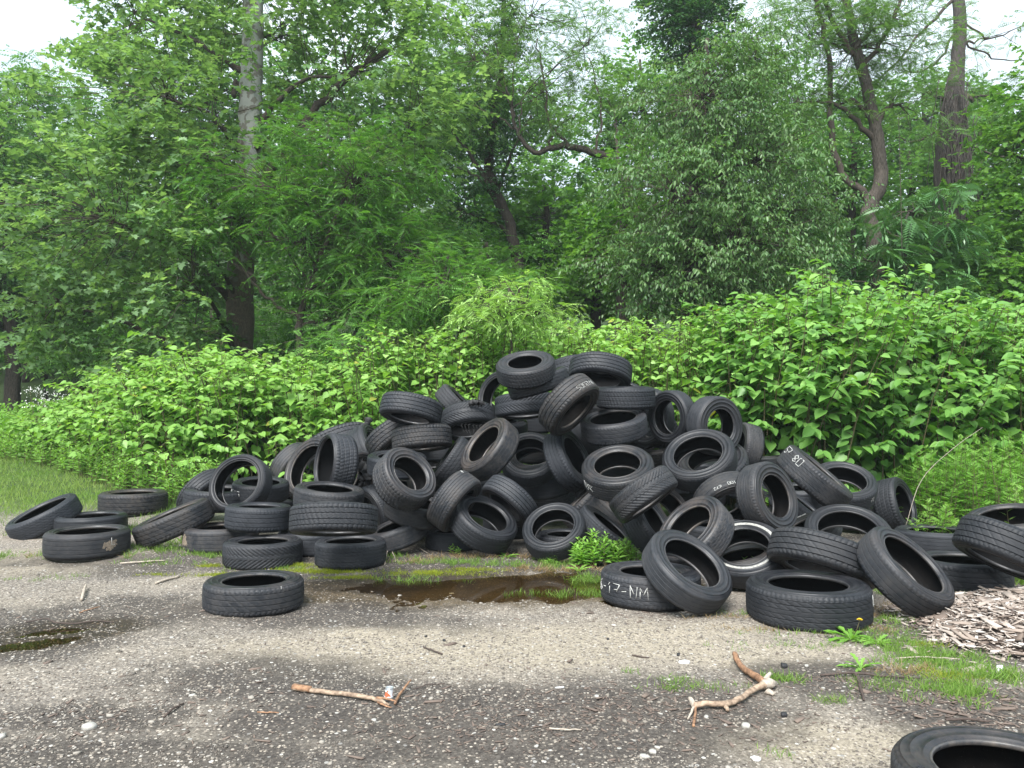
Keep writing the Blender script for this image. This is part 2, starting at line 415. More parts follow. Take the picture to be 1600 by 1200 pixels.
# solved diameter (m) and small pixel offsets
TF = {
 1:(0.635,-0.1,-0.2,1.00), 2:(0.617,0.1,1.5,1.00), 3:(0.661,-0.2,-0.7,1.00), 4:(0.672,0.4,-1.5,1.00), 5:(0.685,-1.3,0.6,1.00), 6:(0.642,-0.2,0.1,1.00), 7:(0.585,-0.3,-0.5,0.90), 8:(0.662,-2.9,-0.5,0.98),
 9:(0.570,1.3,-2.4,1.00), 10:(0.540,0.5,0.9,1.00), 11:(0.671,0.1,-0.2,1.00), 12:(0.645,0.2,-0.1,1.00), 13:(0.650,0.4,-0.6,1.00), 14:(0.683,0.7,-0.2,1.00), 15:(0.569,-1.4,-1.1,1.00), 16:(0.568,0.8,0.9,1.00),
 17:(0.800,-1.1,-0.9,1.00), 18:(0.678,1.3,1.5,1.00), 19:(0.626,-0.2,-0.5,1.00), 20:(0.641,0.5,-3.0,1.00), 21:(0.605,-1.7,-3.7,1.00), 22:(0.610,-0.3,0.1,1.00), 23:(0.672,0.0,0.3,1.00), 24:(0.540,0.2,-0.3,1.00),
 25:(0.540,-1.1,0.3,1.05), 26:(0.540,-3.9,-4.0,1.00), 27:(0.616,-0.0,-0.8,1.00), 28:(0.636,0.0,0.0,1.00), 29:(0.573,-2.6,-3.4,1.00), 30:(0.628,-0.8,4.0,1.00), 31:(0.571,0.0,0.0,1.00), 32:(0.571,1.2,-1.5,0.92),
 33:(0.540,3.2,-4.0,1.16), 34:(0.614,0.0,0.0,1.00), 35:(0.540,1.9,-1.2,1.00), 36:(0.499,1.4,-1.1,1.00), 37:(0.590,0.3,1.0,1.00), 38:(0.540,-0.2,0.2,1.00), 39:(0.549,-0.5,-0.7,1.00), 40:(0.526,0.0,0.0,1.00),
 41:(0.605,-1.1,0.6,1.00), 42:(0.647,0.3,0.8,1.00), 43:(0.659,1.0,-1.0,1.01), 44:(0.679,2.5,-0.8,1.02), 45:(0.687,0.5,-0.2,1.00), 46:(0.617,0.4,0.0,1.00), 47:(0.540,0.5,1.9,1.00), 48:(0.599,0.2,0.2,1.00),
 49:(0.597,0.3,0.1,1.00), 50:(0.620,0.2,0.1,1.00), 51:(0.663,0.0,-0.1,1.00), 52:(0.573,-0.4,-0.0,1.00), 53:(0.618,-0.6,0.6,1.00), 54:(0.653,-0.0,1.2,1.00), 55:(0.636,-0.2,-0.4,1.00), 56:(0.642,-0.1,0.1,1.00),
 57:(0.650,0.0,0.0,1.00), 58:(0.591,-0.4,-0.7,1.00), 59:(0.639,-0.0,-0.1,1.00), 60:(0.654,0.5,1.2,1.00), 61:(0.571,-4.0,4.0,0.86), 62:(0.623,0.1,-0.0,1.00), 63:(0.648,0.3,0.2,1.00), 64:(0.651,-0.1,0.1,1.00),
 65:(0.540,0.3,-0.5,1.00), 66:(0.540,0.6,-0.2,1.00), 67:(0.550,0.0,0.0,1.00), 68:(0.540,1.7,-4.0,1.09), 69:(0.540,-1.8,-1.0,1.11), 70:(0.547,-0.4,0.1,1.03), 71:(0.666,-0.2,0.8,1.00), 72:(0.656,0.1,0.0,1.00),
 73:(0.696,0.1,0.3,1.00), 74:(0.581,1.4,0.9,1.00), 75:(0.540,0.1,-0.1,1.00), 76:(0.644,-0.2,-0.2,1.00), 77:(0.540,-2.2,-3.4,1.13), 78:(0.614,-2.1,0.8,1.02), 79:(0.651,3.9,-4.0,1.08), 81:(0.658,1.1,0.8,1.00),
 82:(0.598,0.1,-1.1,1.00), 83:(0.540,-3.4,-4.0,1.00), 85:(0.611,0.0,0.0,1.00), 86:(0.650,0.0,0.0,1.00), 87:(0.606,0.2,0.3,1.00), 88:(0.540,-0.2,-0.1,1.00), 89:(0.631,-0.5,-0.3,1.00), 90:(0.700,0.7,-3.7,1.00),
 91:(0.716,0.3,2.7,1.00), 92:(0.588,-0.1,-0.8,1.00), 93:(0.665,0.0,0.0,1.00), 94:(0.623,0.0,0.0,1.00), 95:(0.600,0.0,0.0,1.00), 96:(0.604,0.0,0.0,1.00), 97:(0.649,0.1,-0.1,1.00), 98:(0.600,-0.0,0.2,1.00),
 99:(0.577,0.1,0.4,1.00), 100:(0.562,-1.6,4.0,1.07), 101:(0.540,3.2,-4.0,1.16), 102:(0.540,0.1,-1.3,1.06), 103:(0.642,0.0,0.0,1.00), 120:(0.655,0.8,1.0,1.00), 121:(0.694,0.4,1.2,1.01), 122:(0.568,-0.0,0.9,1.01),
 123:(0.601,0.1,1.1,1.01), 124:(0.643,0.4,-0.5,1.01), 125:(0.650,-0.3,0.2,1.00), 126:(0.696,0.7,0.9,0.89), 127:(0.670,0.3,0.9,0.94), 128:(0.640,0.1,-0.8,1.00), 129:(0.646,0.6,2.1,0.99), 130:(0.540,-0.7,-0.7,1.04),
 131:(0.650,-0.7,-0.9,0.99), 132:(0.624,0.0,1.1,1.01), 133:(0.657,1.1,0.1,1.00), 134:(0.640,-0.3,-0.6,1.00), 135:(0.639,-0.5,-0.2,1.00), 136:(0.565,0.2,-0.3,1.00), 137:(0.540,-0.0,-0.9,1.01), 140:(0.669,0.6,-0.8,1.00),
 141:(0.691,0.8,-1.9,1.00), 142:(0.700,0.0,0.0,1.00), 143:(0.653,0.7,0.7,0.99), 144:(0.686,0.0,0.7,0.98), 145:(0.562,-3.2,0.1,0.98), 146:(0.722,0.1,1.6,0.98), 147:(0.640,-3.1,-0.6,1.00), 148:(0.630,-0.8,-1.9,1.00),
 149:(0.716,0.6,1.3,1.00),
}
# ------------------------------------------------------------------ tyre building
def rubber(name, base, dust, rough, bstr, tread=False):
    m, nt, b = new_mat(name)
    oi = nt.nodes.new('ShaderNodeObjectInfo')
    sep = nt.nodes.new('ShaderNodeSeparateColor'); nt.links.new(oi.outputs['Color'], sep.inputs[0])
    co = nt.nodes.new('ShaderNodeTexCoord').outputs['Object']
    off = nt.nodes.new('ShaderNodeVectorMath'); off.operation = 'ADD'
    nt.links.new(co, off.inputs[0])
    cmb = nt.nodes.new('ShaderNodeCombineXYZ')
    nt.links.new(math_(nt, 'MULTIPLY', sep.outputs[1], 37.0), cmb.inputs[0]); nt.links.new(cmb.outputs[0], off.inputs[1])
    v = off.outputs[0]
    n1 = noise(nt, 3.0, 6, v, rough=.65); n2 = noise(nt, 22.0, 5, v, rough=.7); n3 = noise(nt, 140.0, 3, v)
    f = math_(nt, 'ADD', math_(nt, 'MULTIPLY', n1, .7), math_(nt, 'MULTIPLY', n2, .35))
    g = ramp(nt, f, [(.40, (0, 0, 0)), (.66, (1, 1, 1))])
    bright = math_(nt, 'MULTIPLY', math_(nt, 'ADD', sep.outputs[2], .42), 1.28)
    c0 = mixc(nt, g, tuple(x * .7 for x in base), tuple(x * 1.35 for x in base))
    # dried mud and dust, more of it on the browner tyres
    dm = math_(nt, 'MULTIPLY', ramp(nt, math_(nt, 'ADD', math_(nt, 'MULTIPLY', n1, .55), math_(nt, 'MULTIPLY', n2, .5)), [(.44, (0.02, 0.02, 0.02)), (.68, (1, 1, 1))]),
               math_(nt, 'ADD', math_(nt, 'MULTIPLY', sep.outputs[0], .95), .13), True)
    c1 = mixc(nt, dm, c0, dust)
    sp = ramp(nt, n3, [(.66, (0, 0, 0)), (.76, (1, 1, 1))])
    c2 = mixc(nt, math_(nt, 'MULTIPLY', sp, .30), c1, (.26, .25, .23))
    mm = nt.nodes.new('ShaderNodeMix'); mm.data_type = 'RGBA'; mm.blend_type = 'MULTIPLY'; mm.inputs[0].default_value = 1
    nt.links.new(c2, mm.inputs[6])
    cb = nt.nodes.new('ShaderNodeCombineColor')
    for i in range(3): nt.links.new(bright, cb.inputs[i])
    nt.links.new(cb.outputs[0], mm.inputs[7])
    nt.links.new(mm.outputs[2], b.inputs['Base Color'])
    nt.links.new(ramp(nt, f, [(.35, (rough - .14,) * 3), (.7, (min(1, rough + .14),) * 3)]), b.inputs['Roughness'])
    b.inputs['Specular IOR Level'].default_value = .12 if name.startswith('liner') else .42
    bump(nt, b, math_(nt, 'ADD', n3, math_(nt, 'MULTIPLY', n2, 1.5)), bstr, .0015)
    return m

M_TREAD = rubber('tread_rubber', (.0140, .0168, .0220), (.068, .058, .049), .64, .5, True)
M_SIDE = rubber('sidewall_rubber', (.0105, .0123, .0162), (.058, .045, .036), .48, .25)
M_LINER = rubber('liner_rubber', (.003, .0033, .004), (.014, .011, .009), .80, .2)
M_BEAD = rubber('bead_rubber', (.036, .038, .042), (.15, .12, .092), .36, .2)  # lighter than the other rubber: lip highlight painted into the base colour
M_CHALK = plain_mat('chalk_paint', (.42, .42, .40), .9, 160, .35, .0005)
M_WBAND = plain_mat('white_band_rubber', (.30, .295, .27), .7, 40, .5, .0005)
M_MUD = plain_mat('dried_mud', (.20, .16, .12), .95, 60, .4, .002)
M_TORN = plain_mat('torn_rubber', (.014, .014, .015), .7, 60, .4, .002)

def lathe(prof, nu, closed_ends=False):
    prof = np.asarray(prof, float); k = len(prof)
    a = np.linspace(0, 2 * math.pi, nu, endpoint=False)
    V = np.stack([prof[None, :, 0] * np.cos(a)[:, None], prof[None, :, 0] * np.sin(a)[:, None],
                  np.broadcast_to(prof[None, :, 1], (nu, k))], -1).reshape(-1, 3)
    i = np.arange(nu)[:, None]; j = np.arange(k - 1)[None]
    Fq = np.stack([i * k + j, ((i + 1) % nu) * k + j, ((i + 1) % nu) * k + j + 1, i * k + j + 1], -1).reshape(-1, 4)
    return V, Fq

def groove(v, c, w):                       # 1 inside a groove centred on c
    return np.clip(1.6 - np.abs(v - c) / w * 1.6, 0, 1)

def tread_mesh(style, w):
    P = {'rib': 60, 'fine': 72, 'block': 54, 'chevron': 48, 'worn': 44}[style]
    nu = P * 6
    v = np.linspace(-1, 1, 61)
    extra = []
    vs = {'rib': (-.62, -.22, .22, .62), 'fine': (-.7, -.42, -.13, .13, .42, .7), 'block': (-.64, -.24, .24, .64),
          'chevron': (-.3, .3), 'worn': (-.58, -.2, .2, .58)}[style]
    gw = {'rib': .034, 'fine': .024, 'block': .032, 'chevron': .03, 'worn': .022}[style]
    for c in vs: extra += [c - gw, c - gw * .4, c + gw * .4, c + gw]
    v = np.unique(np.round(np.concatenate([v, extra]), 4)); v = v[(v >= -1) & (v <= 1)]
    u = np.arange(nu) / nu
    Ug, Vg = np.meshgrid(u, v, indexing='ij')
    d = np.zeros_like(Ug)
    depth = {'rib': .0125, 'fine': .010, 'block': .012, 'chevron': .010, 'worn': .0075}[style]
    zz = .012 * np.sign(np.sin(Ug * P * 2 * math.pi)) if style == 'block' else 0
    for c in vs: d = np.maximum(d, depth * groove(Vg + zz, c, gw))
    ph = Ug * P
    def lat(phase, width, dep, mask): 
        q = np.abs((phase % 1.0) - .5) * 2
        return dep * (q > 1 - width * 2) * mask
    av = np.abs(Vg)
    if style == 'rib':
        d = np.maximum(d, lat(ph + av * .4, .17, .006, av > .66)); d = np.maximum(d, lat(ph * .5 + Vg * 1.5, .09, .003, av < .6))
    elif style == 'fine':
        d = np.maximum(d, lat(ph, .17, .005, av > .74)); d = np.maximum(d, lat(ph * .5 + Vg * 3, .09, .0035, (av > .15) & (av < .68)))
    elif style == 'block':
        d = np.maximum(d, lat(ph + av * .3, .17, .0085, av > .66)); d = np.maximum(d, lat(ph + Vg * 1.1, .17, .005, av < .62))
    elif style == 'chevron':
        d = np.maximum(d, lat(ph + av * 3.2, .17, .0085, av > .1))
    else:
        d = np.maximum(d, lat(ph * .5, .09, .002, av > .8))
    a = Ug * 2 * math.pi
    zt = .43 * w
    z = Vg * zt
    sh = np.clip((av - .78) / .22, 0, 1)
    r = .5 - .006 * av ** 2 - .016 * sh ** 2 - d * (1 - .3 * sh)
    V = np.stack([r * np.cos(a), r * np.sin(a), z], -1)
    # close down over the shoulder
    k = len(v)
    V = V.reshape(-1, 3)
    i = np.arange(nu)[:, None]; j = np.arange(k - 1)[None]
    Fq = np.stack([i * k + j, ((i + 1) % nu) * k + j, ((i + 1) % nu) * k + j + 1, i * k + j + 1], -1).reshape(-1, 4)
    return mesh_data('tread', V, [Fq], M_TREAD, smooth=False)

def side_mesh(w, rim, s):
    rb = .5 * rim; zt = .43 * w; h = .479 - rb
    pr = [(.4795, zt), (.474, zt + .022 * w), (.466, .464 * w), (.455, .482 * w), (.4555, .487 * w), (.452, .4875 * w), (.451, .484 * w),
          (.479 - .30 * h, .498 * w), (.479 - .40 * h, .5 * w), (.479 - .405 * h, .505 * w), (.479 - .43 * h, .505 * w), (.479 - .435 * h, .499 * w),
          (.479 - .6 * h, .49 * w), (.479 - .74 * h, .47 * w), (.479 - .75 * h, .476 * w), (.479 - .78 * h, .475 * w), (.479 - .79 * h, .462 * w),
          (.479 - .9 * h, .44 * w), (rb + .012, .425 * w)]
    V, Fq = lathe([(r, z * s) for r, z in pr], 112)
    if s < 0: Fq = Fq[:, ::-1]
    Fq = Fq[:, ::-1]
    return mesh_data('sidewall', V, [Fq], M_SIDE)

def bead_mesh(w, rim, s):
    rb = .5 * rim
    pr = [(rb + .013, .4255 * w), (rb + .010, .436 * w), (rb + .004, .437 * w), (rb, .424 * w), (rb - .002, .40 * w), (rb, .37 * w), (rb + .006, .35 * w), (rb + .012, .345 * w)]
    V, Fq = lathe([(r, z * s) for r, z in pr], 112)
    if s > 0: Fq = Fq[:, ::-1]
    return mesh_data('bead', V, [Fq], M_BEAD)

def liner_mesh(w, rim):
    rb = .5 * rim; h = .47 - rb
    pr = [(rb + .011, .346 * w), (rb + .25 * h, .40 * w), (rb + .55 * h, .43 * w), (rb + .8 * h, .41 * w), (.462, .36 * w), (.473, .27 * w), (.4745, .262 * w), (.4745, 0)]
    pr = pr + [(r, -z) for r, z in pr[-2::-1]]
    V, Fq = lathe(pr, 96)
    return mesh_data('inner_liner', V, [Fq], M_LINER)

_cache = {}
def proto(style, w, rim):
    w = round(w / .02) * .02; rim = round(rim / .03) * .03
    k = (style, round(w, 2)); 
    if k not in _cache: _cache[k] = tread_mesh(style, w)
    k2 = ('s', round(w, 2), round(rim, 2))
    if k2 not in _cache: _cache[k2] = (side_mesh(w, rim, 1), side_mesh(w, rim, -1), bead_mesh(w, rim, 1), bead_mesh(w, rim, -1), liner_mesh(w, rim))
    return (_cache[k],) + _cache[k2] + (w, rim)

FONT = {
 '0': [[(0, 0), (.6, 0), (.6, 1), (0, 1), (0, 0)]], '1': [[(.1, .8), (.35, 1), (.35, 0)]], '2': [[(0, .85), (.3, 1), (.6, .8), (0, 0), (.65, 0)]],
 '5': [[(.6, 1), (.05, 1), (0, .55), (.5, .55), (.6, .3), (.4, 0), (0, .05)]], '6': [[(.55, 1), (.1, .6), (0, .2), (.3, 0), (.6, .25), (.35, .5), (.05, .35)]],
 '7': [[(0, 1), (.6, 1), (.2, 0)], [(.1, .5), (.5, .5)]], '8': [[(.3, .5), (0, .75), (.3, 1), (.6, .75), (.3, .5), (0, .25), (.3, 0), (.6, .25), (.3, .5)]],
 '9': [[(.6, .6), (.3, .45), (0, .75), (.3, 1), (.6, .8), (.5, 0)]], '-': [[(.1, .5), (.5, .5)]], '/': [[(0, -.05), (.5, 1.1)]],
 'S': [[(.6, .95), (.2, 1), (0, .75), (.55, .35), (.4, 0), (0, .05)]], 'A': [[(0, 0), (.25, 1), (.55, 0)], [(.1, .4), (.45, .4)]],
 'M': [[(0, 0), (.05, 1), (.3, .4), (.55, 1), (.65, 0)]], 'L': [[(0, 1), (0, 0), (.5, 0)]], 'N': [[(0, 0), (0, 1), (.55, 0), (.55, 1)]],
 'V': [[(0, 1), (.3, 0), (.6, 1)]], 'E': [[(.5, 1), (0, 1), (0, 0), (.5, 0)], [(0, .5), (.4, .5)]], 'K': [[(0, 0), (0, 1)], [(.5, 1), (0, .5), (.5, 0)]],
 'R': [[(0, 0), (0, 1), (.5, .85), (.45, .55), (0, .5), (.55, 0)]], '+': [[(.3, 0), (.3, 1)], [(0, .5), (.7, .5)]], ' ': [],
}

def write_marks(root, text, a0, z0, h, w, where='tread', rad=None, thick=.0035, flip=1, gap=.25, name='chalk_writing', side=1):
    """strokes laid on the unit tyre: along the tread (angle, axis) or round the sidewall (angle, radius)"""
    mb = MB(); x = 0; r0 = np.random.RandomState(len(text) + int(abs(a0) * 100))
    tot = sum(.6 + gap for _ in text) * h
    for ch in text:
        for st in FONT.get(ch, []):
            P = np.array(st, float); P = P + r0.randn(*P.shape) * .03
            Q = [P[0]]
            for i in range(1, len(P)):
                for t in (.33, .66, 1): Q.append(P[i - 1] * (1 - t) + P[i] * t)
            P = np.array(Q)
            sx = (x + P[:, 0] * h - tot / 2) * flip; sy = (P[:, 1] - .5) * h * flip
            if where == 'tread':
                a = a0 + sx / .5; r = .5025 + 0 * a; z = z0 + sy
                r = r - .006 * (z / (.43 * w)) ** 2
                Pn = np.stack([r * np.cos(a), r * np.sin(a), z], -1)
            else:
                rr = rad + sy; a = a0 - side * sx / rad
                z = side * (.5055 * w) * np.ones_like(a)
                Pn = np.stack([rr * np.cos(a), rr * np.sin(a), z], -1)
            # chalk skips: broken into short runs of uneven weight
            i0 = 0
            while i0 < len(Pn) - 1:
                i1 = min(len(Pn) - 1, i0 + r0.randint(2, 6))
                if i1 > i0: mb.tube(Pn[i0:i1 + 1], thick * (.55 + .7 * r0.rand(i1 - i0 + 1)), 4)
                i0 = i1 + (1 if r0.rand() < .35 else 0)
        x += (.6 + gap) * h
    if mb.n: return mb.build(name, M_CHALK, root)

TYRES = {}
def make_tyre(k):
    cx, cy, A, ph, th, wr, rim, style, tone, mode, label = TY[k]
    dia, dx, dy, sa = TF[k]
    px, py = cx + dx, cy + dy; A = A * sa
    r = ray(px, py)
    me = proto(style, wr, rim); w, rim = me[6], me[7]
    if mode == 'f':
        g = 0.0
        for _ in range(5):
            D = (H - g) / (-r[2] + wr * A / F / 2); p = CAM + D * r; g = float(ground_z(p[0], p[1]))
        c = CAM + D * r; c[2] = g + w * dia / 2 - .006
        ax = np.array([rnd.uniform(-.012, .012), rnd.uniform(-.012, .012), 1.0])
    else:
        D = F * dia / A; c = CAM + D * r
        v = -r / np.linalg.norm(r); rr = R_ - v * R_.dot(v); rr /= np.linalg.norm(rr); u = np.cross(v, rr)
        p_, t_ = math.radians(ph), math.radians(th)
        ax = math.cos(t_) * v + math.sin(t_) * (math.cos(p_) * rr + math.sin(p_) * u)
    ax /= np.linalg.norm(ax)
    x = np.cross(ax, [.1, 1, .3]); x /= np.linalg.norm(x); y = np.cross(ax, x)
    q = rnd.uniform(0, 6.28); x, y = math.cos(q) * x + math.sin(q) * y, -math.sin(q) * x + math.cos(q) * y
    root = empty('old_tyre')
    e = rnd.uniform(-.012, .012) if mode == 'f' else rnd.uniform(-.038, .038)
    M = Matrix(((x[0], y[0], ax[0], c[0]), (x[1], y[1], ax[1], c[1]), (x[2], y[2], ax[2], c[2]), (0, 0, 0, 1)))
    root.matrix_world = M @ Matrix.Diagonal((dia * (1 + e), dia * (1 - e), dia, 1))
    grp = 'tyres dumped in the heap' if k not in (34, 103, 1, 2, 3, 4, 93, 94, 95, 96) else 'tyres lying around the heap'
    tag(root, label, 'tyre', grp)
    seed = rnd.random(); br = rnd.uniform(.18, .62)
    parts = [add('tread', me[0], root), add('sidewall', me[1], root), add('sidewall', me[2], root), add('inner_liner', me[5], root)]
    parts += [add('bead', me[3], parts[1]), add('bead', me[4], parts[2])]
    tn = min(1, tone + max(0, rnd.gauss(0, .30)))
    for o in parts: o.color = (tn, seed, br, 1)
    loc = np.array([x.dot(CAM - c), y.dot(CAM - c), ax.dot(CAM - c)])
    TYRES[k] = dict(root=root, w=w, rim=rim, a=math.atan2(loc[1], loc[0]), x=x, y=y, ax=ax, c=c, dia=dia, parts=parts, seed=seed, tone=tone)
    return root

for k in sorted(TY): make_tyre(k)

def ang(k, px, py):
    "local angle round tyre k of the point seen toward the pixel, roughly"
    T = TYRES[k]; d = F / T['dia'] ; D = (T['c'] - CAM).dot(FW)
    off = ((px - 800) / F * D - T['c'][0]) * R_ + (600 - py) / F * D * U_ + CAM + D * FW
    v = (CAM + ray(px, py) * D) - T['c']
    v = v + 0.5 * T['dia'] * .35 * (CAM - T['c']) / np.linalg.norm(CAM - T['c'])
    return math.atan2(T['y'].dot(v), T['x'].dot(v))

def mark(k, text, px, py, h, z=0.0, flip=1, **kw):
    T = TYRES[k]; return write_marks(T['root'], text, ang(k, px, py), z * T['w'], h, T['w'], flip=flip, **kw)

mark(1, 'LEL', 40, 826, .07, -.05)
mark(3, 'L', 167, 838, .09, .15)
mark(10, '8525', 388, 770, .11, .0, thick=.006)
mark(35, '+', 738, 760, .06, -.3, thick=.006)
mark(55, '8/0005', 908, 634, .075, .22)
mark(64, 'NSK', 925, 757, .085, 0)
mark(85, '5/16', 1262, 797, .17, 0, thick=.007)
mark(86, '57 80', 1237, 720, .10, .22, thick=.006)
mark(87, '+L', 1345, 785, .075, .1)
mark(91, 'L', 1328, 925, .09, .18)
mark(97, '6-17-NM', 990, 905, .115, .05, thick=.005)
mark(82, '7-1003X672', 1130, 752, .05, .35, thick=.004)
mark(34, '1', 418, 905, .03, .42)

def ring_band(k, r0, r1, name, mat, a0=0.0, a1=2 * math.pi, side=1, lift=.0045):
    T = TYRES[k]; w = T['w']
    rr = np.linspace(r0, r1, 4); zz = w * (.5 + lift) * np.ones(4)
    zz = np.array([w * .49, w * .5065, w * .5065, w * .488])
    V, Fq = lathe(list(zip(rr, zz * side)), 96)
    return add(name, mesh_data(name, V, [Fq], mat), T['root'])
wb = ring_band(100, .415, .372, 'white_band', M_WBAND); wb['label'] = 'pale painted whitewall stripe'

# raised lettering round the nearest tyre's sidewall
def raised_letters(k, text, a_mid, size, rad):
    T = TYRES[k]
    cu = bpy.data.curves.new('raised_lettering', 'FONT'); cu.body = text; cu.size = size; cu.extrude = .002; cu.align_x = 'CENTER'; cu.space_character = 1.15
    o = bpy.data.objects.new('raised_lettering', cu); COL.objects.link(o)
    dg = bpy.context.evaluated_depsgraph_get()
    me = bpy.data.meshes.new_from_object(o.evaluated_get(dg)); bpy.data.objects.remove(o)
    n = len(me.vertices); P = np.zeros(n * 3); me.vertices.foreach_get('co', P); P = P.reshape(-1, 3)
    a = a_mid - P[:, 0] / rad; r = rad + P[:, 1] - size * .35
    z = T['w'] * .499 + P[:, 2] + .0015
    me.vertices.foreach_set('co', np.stack([r * np.cos(a), r * np.sin(a), z], -1).ravel()); me.update()
    me.materials.clear(); me.materials.append(M_SIDE)
    q = add('raised_lettering', me, T['root']); q.color = (.1, .5, .9, 1)
T = TYRES[103]
raised_letters(103, 'GOODYEAR', ang(103, 1470, 1120), .05, .425)
raised_letters(103, 'GOODYEAR', ang(103, 1470, 1120) + math.pi, .05, .425)

# mud smears, torn flaps and cords on particular tyres
def patch(k, px, py, sa, sz, mat, name, z=0.0):
    T = TYRES[k]; a0 = ang(k, px, py); r0 = np.random.RandomState(k)
    mb = MB()
    for i in range(70):
        a = a0 + r0.randn() * sa; z0 = z * T['w'] + r0.randn() * sz; n = 7
        th = np.linspace(0, 2 * math.pi, n, endpoint=False); rr = (.012 + .016 * r0.rand()) * (1 + .35 * r0.randn(n))
        aa = np.concatenate([[a], a + rr * np.cos(th) * 2.4]); zz = np.clip(np.concatenate([[z0], z0 + rr * np.sin(th)]), -.36 * T['w'], .36 * T['w'])
        R = np.concatenate([[.5022 + .001 * r0.rand()], np.full(n, .4995)])
        V = np.stack([R * np.cos(aa), R * np.sin(aa), zz], -1)
        mb.put(V, [np.array([[0, 1 + j, 1 + (j + 1) % n] for j in range(n)])])
    o = mb.build(name, mat, T['root'])
    return o
patch(3, 158, 848, .055, .022, M_MUD, 'mud_smear')
patch(6, 315, 832, .09, .03, M_MUD, 'mud_smear')

def flap(k, pts, name, width, mat=M_TORN, label=None):
    "a curled strip of torn rubber, given in world points, made a child of tyre k"
    T = TYRES[k]; P = smooth_path(pts, 6, .006, k)
    T_ = np.gradient(P, axis=0); T_ /= np.linalg.norm(T_, axis=1, keepdims=True)
    r0 = np.random.RandomState(k); n = len(P)
    side = np.cross(T_, [0.2, 1, .3]); side /= np.linalg.norm(side, axis=1, keepdims=True)
    nrm = np.cross(side, T_)
    wd = width * (1 - .5 * np.linspace(0, 1, n)) * (1 + .3 * r0.randn(n)); th = .008
    V = np.concatenate([P + side * wd[:, None] + nrm * th, P - side * wd[:, None] + nrm * th, P - side * wd[:, None] - nrm * th, P + side * wd[:, None] - nrm * th])
    i = np.arange(n - 1); fs = []
    for a, b in ((0, 1), (1, 2), (2, 3), (3, 0)):
        fs.append(np.stack([i + a * n, i + b * n, i + 1 + b * n, i + 1 + a * n], -1))
    fs.append(np.array([[0, n, 2 * n, 3 * n], [n - 1, 4 * n - 1, 3 * n - 1, 2 * n - 1]]))
    inv = T['root'].matrix_world.inverted()
    Vl = np.array([tuple(inv @ Vector(p)) for p in V])
    o = add(name, mesh_data(name, Vl, fs, mat, smooth=False), T['root'])
    if label: o['label'] = label
    return o
def pxd(px, py, D): return CAM + ray(px, py) * D
D48 = (TYRES[48]['c'] - CAM).dot(FW) - .27
flap(48, [pxd(733, 631, D48), pxd(745, 628, D48 - .02), pxd(757, 632, D48)], 'torn_flap', .035, label='curled black flap of torn tread on top')
for i in range(9):
    x0 = 722 + i * 6
    flap(48, [pxd(x0, 664 - abs(i - 4) * .8, D48), pxd(x0 + 1 - i % 3, 669, D48 - .01), pxd(x0 + 3 - i % 4, 675 + (i * 7) % 5, D48)], 'frayed_cord', .0035)
D17 = (TYRES[17]['c'] - CAM).dot(FW) - .12
flap(17, [pxd(566, 672, D17), pxd(572, 664, D17), pxd(578, 652, D17)], 'torn_flap', .05, label='pointed black scrap of torn rubber sticking up')
D16 = (TYRES[16]['c'] - CAM).dot(FW) - .2
flap(16, [pxd(562, 722, D16), pxd(572, 735, D16 - .03), pxd(574, 752, D16), pxd(566, 766, D16 + .02)], 'torn_flap', .07, label='crumpled torn sidewall')
flap(16, [pxd(560, 744, D16 - .03), pxd(566, 750, D16 - .06), pxd(563, 762, D16 - .03)], 'torn_flap', .03)
# round plug stuck inside the wide standing tyre
T = TYRES[15]
# the plug sits on the far inner wall
mbp = MB(); a0 = ang(15, 560, 752)
V, Fq = lathe([(0.0001, .004), (.016, .004), (.018, 0), (.018, -.004)], 16)
ca, sa_ = math.cos(a0), math.sin(a0)
Rm = np.array([[-sa_, 0, -ca], [ca, 0, -sa_], [0, 1, 0]])
mbp.put(V @ Rm.T + np.array([ca * .470, sa_ * .470, .05 * T['w']]), [Fq])
mbp.build('repair_plug', M_TORN, T['root'])
# ------------------------------------------------------------------ ground sheet
def vnoise(x, y, s, seed=0):
    "smooth value noise"
    r = np.random.RandomState(seed); G = r.rand(64, 64)
    u = np.asarray(x) / s + 17.3; v = np.asarray(y) / s + 9.1
    i = np.floor(u).astype(int); j = np.floor(v).astype(int); fu = u - i; fv = v - j
    fu = fu * fu * (3 - 2 * fu); fv = fv * fv * (3 - 2 * fv)
    g = lambda a, b: G[a % 64, b % 64]
    return (g(i, j) * (1 - fu) + g(i + 1, j) * fu) * (1 - fv) + (g(i, j + 1) * (1 - fu) + g(i + 1, j + 1) * fu) * fv

PUD = []   # puddle hollows: centre, half sizes, angle, depth
def _pud(px, py, hx, hy, ang_, dep):
    p = on_ground(px, py); PUD.append((p[0], p[1], hx, hy, ang_, dep))
_pud(745, 918, .80, .42, .0, .022)
_pud(860, 914, .65, .34, -.05, .021)
_pud(630, 915, .5, .2, -.1, .016)
_pud(85, 985, .20, .07, .5, .016)
_pud(30, 1008, .24, .09, .6, .020)
def micro(x, y):
    z = (vnoise(x, y, .55, 1) - .5) * .022 + (vnoise(x, y, .17, 2) - .5) * .013 + (vnoise(x, y, .05, 3) - .5) * .009
    for cx, cy, hx, hy, a, d in PUD:
        u = (x - cx) * math.cos(a) + (y - cy) * math.sin(a); v = -(x - cx) * math.sin(a) + (y - cy) * math.cos(a)
        q = np.sqrt((u / hx) ** 2 + (v / hy) ** 2)
        z = z - d * (1 - sst(.35, 1.5, q))
    return z
xs = np.unique(np.round(np.concatenate([np.linspace(-90, -12, 27), np.linspace(-12, -5, 36), np.arange(-5, 5, .04), np.linspace(5, 12, 36), np.linspace(12, 90, 27)]), 3))
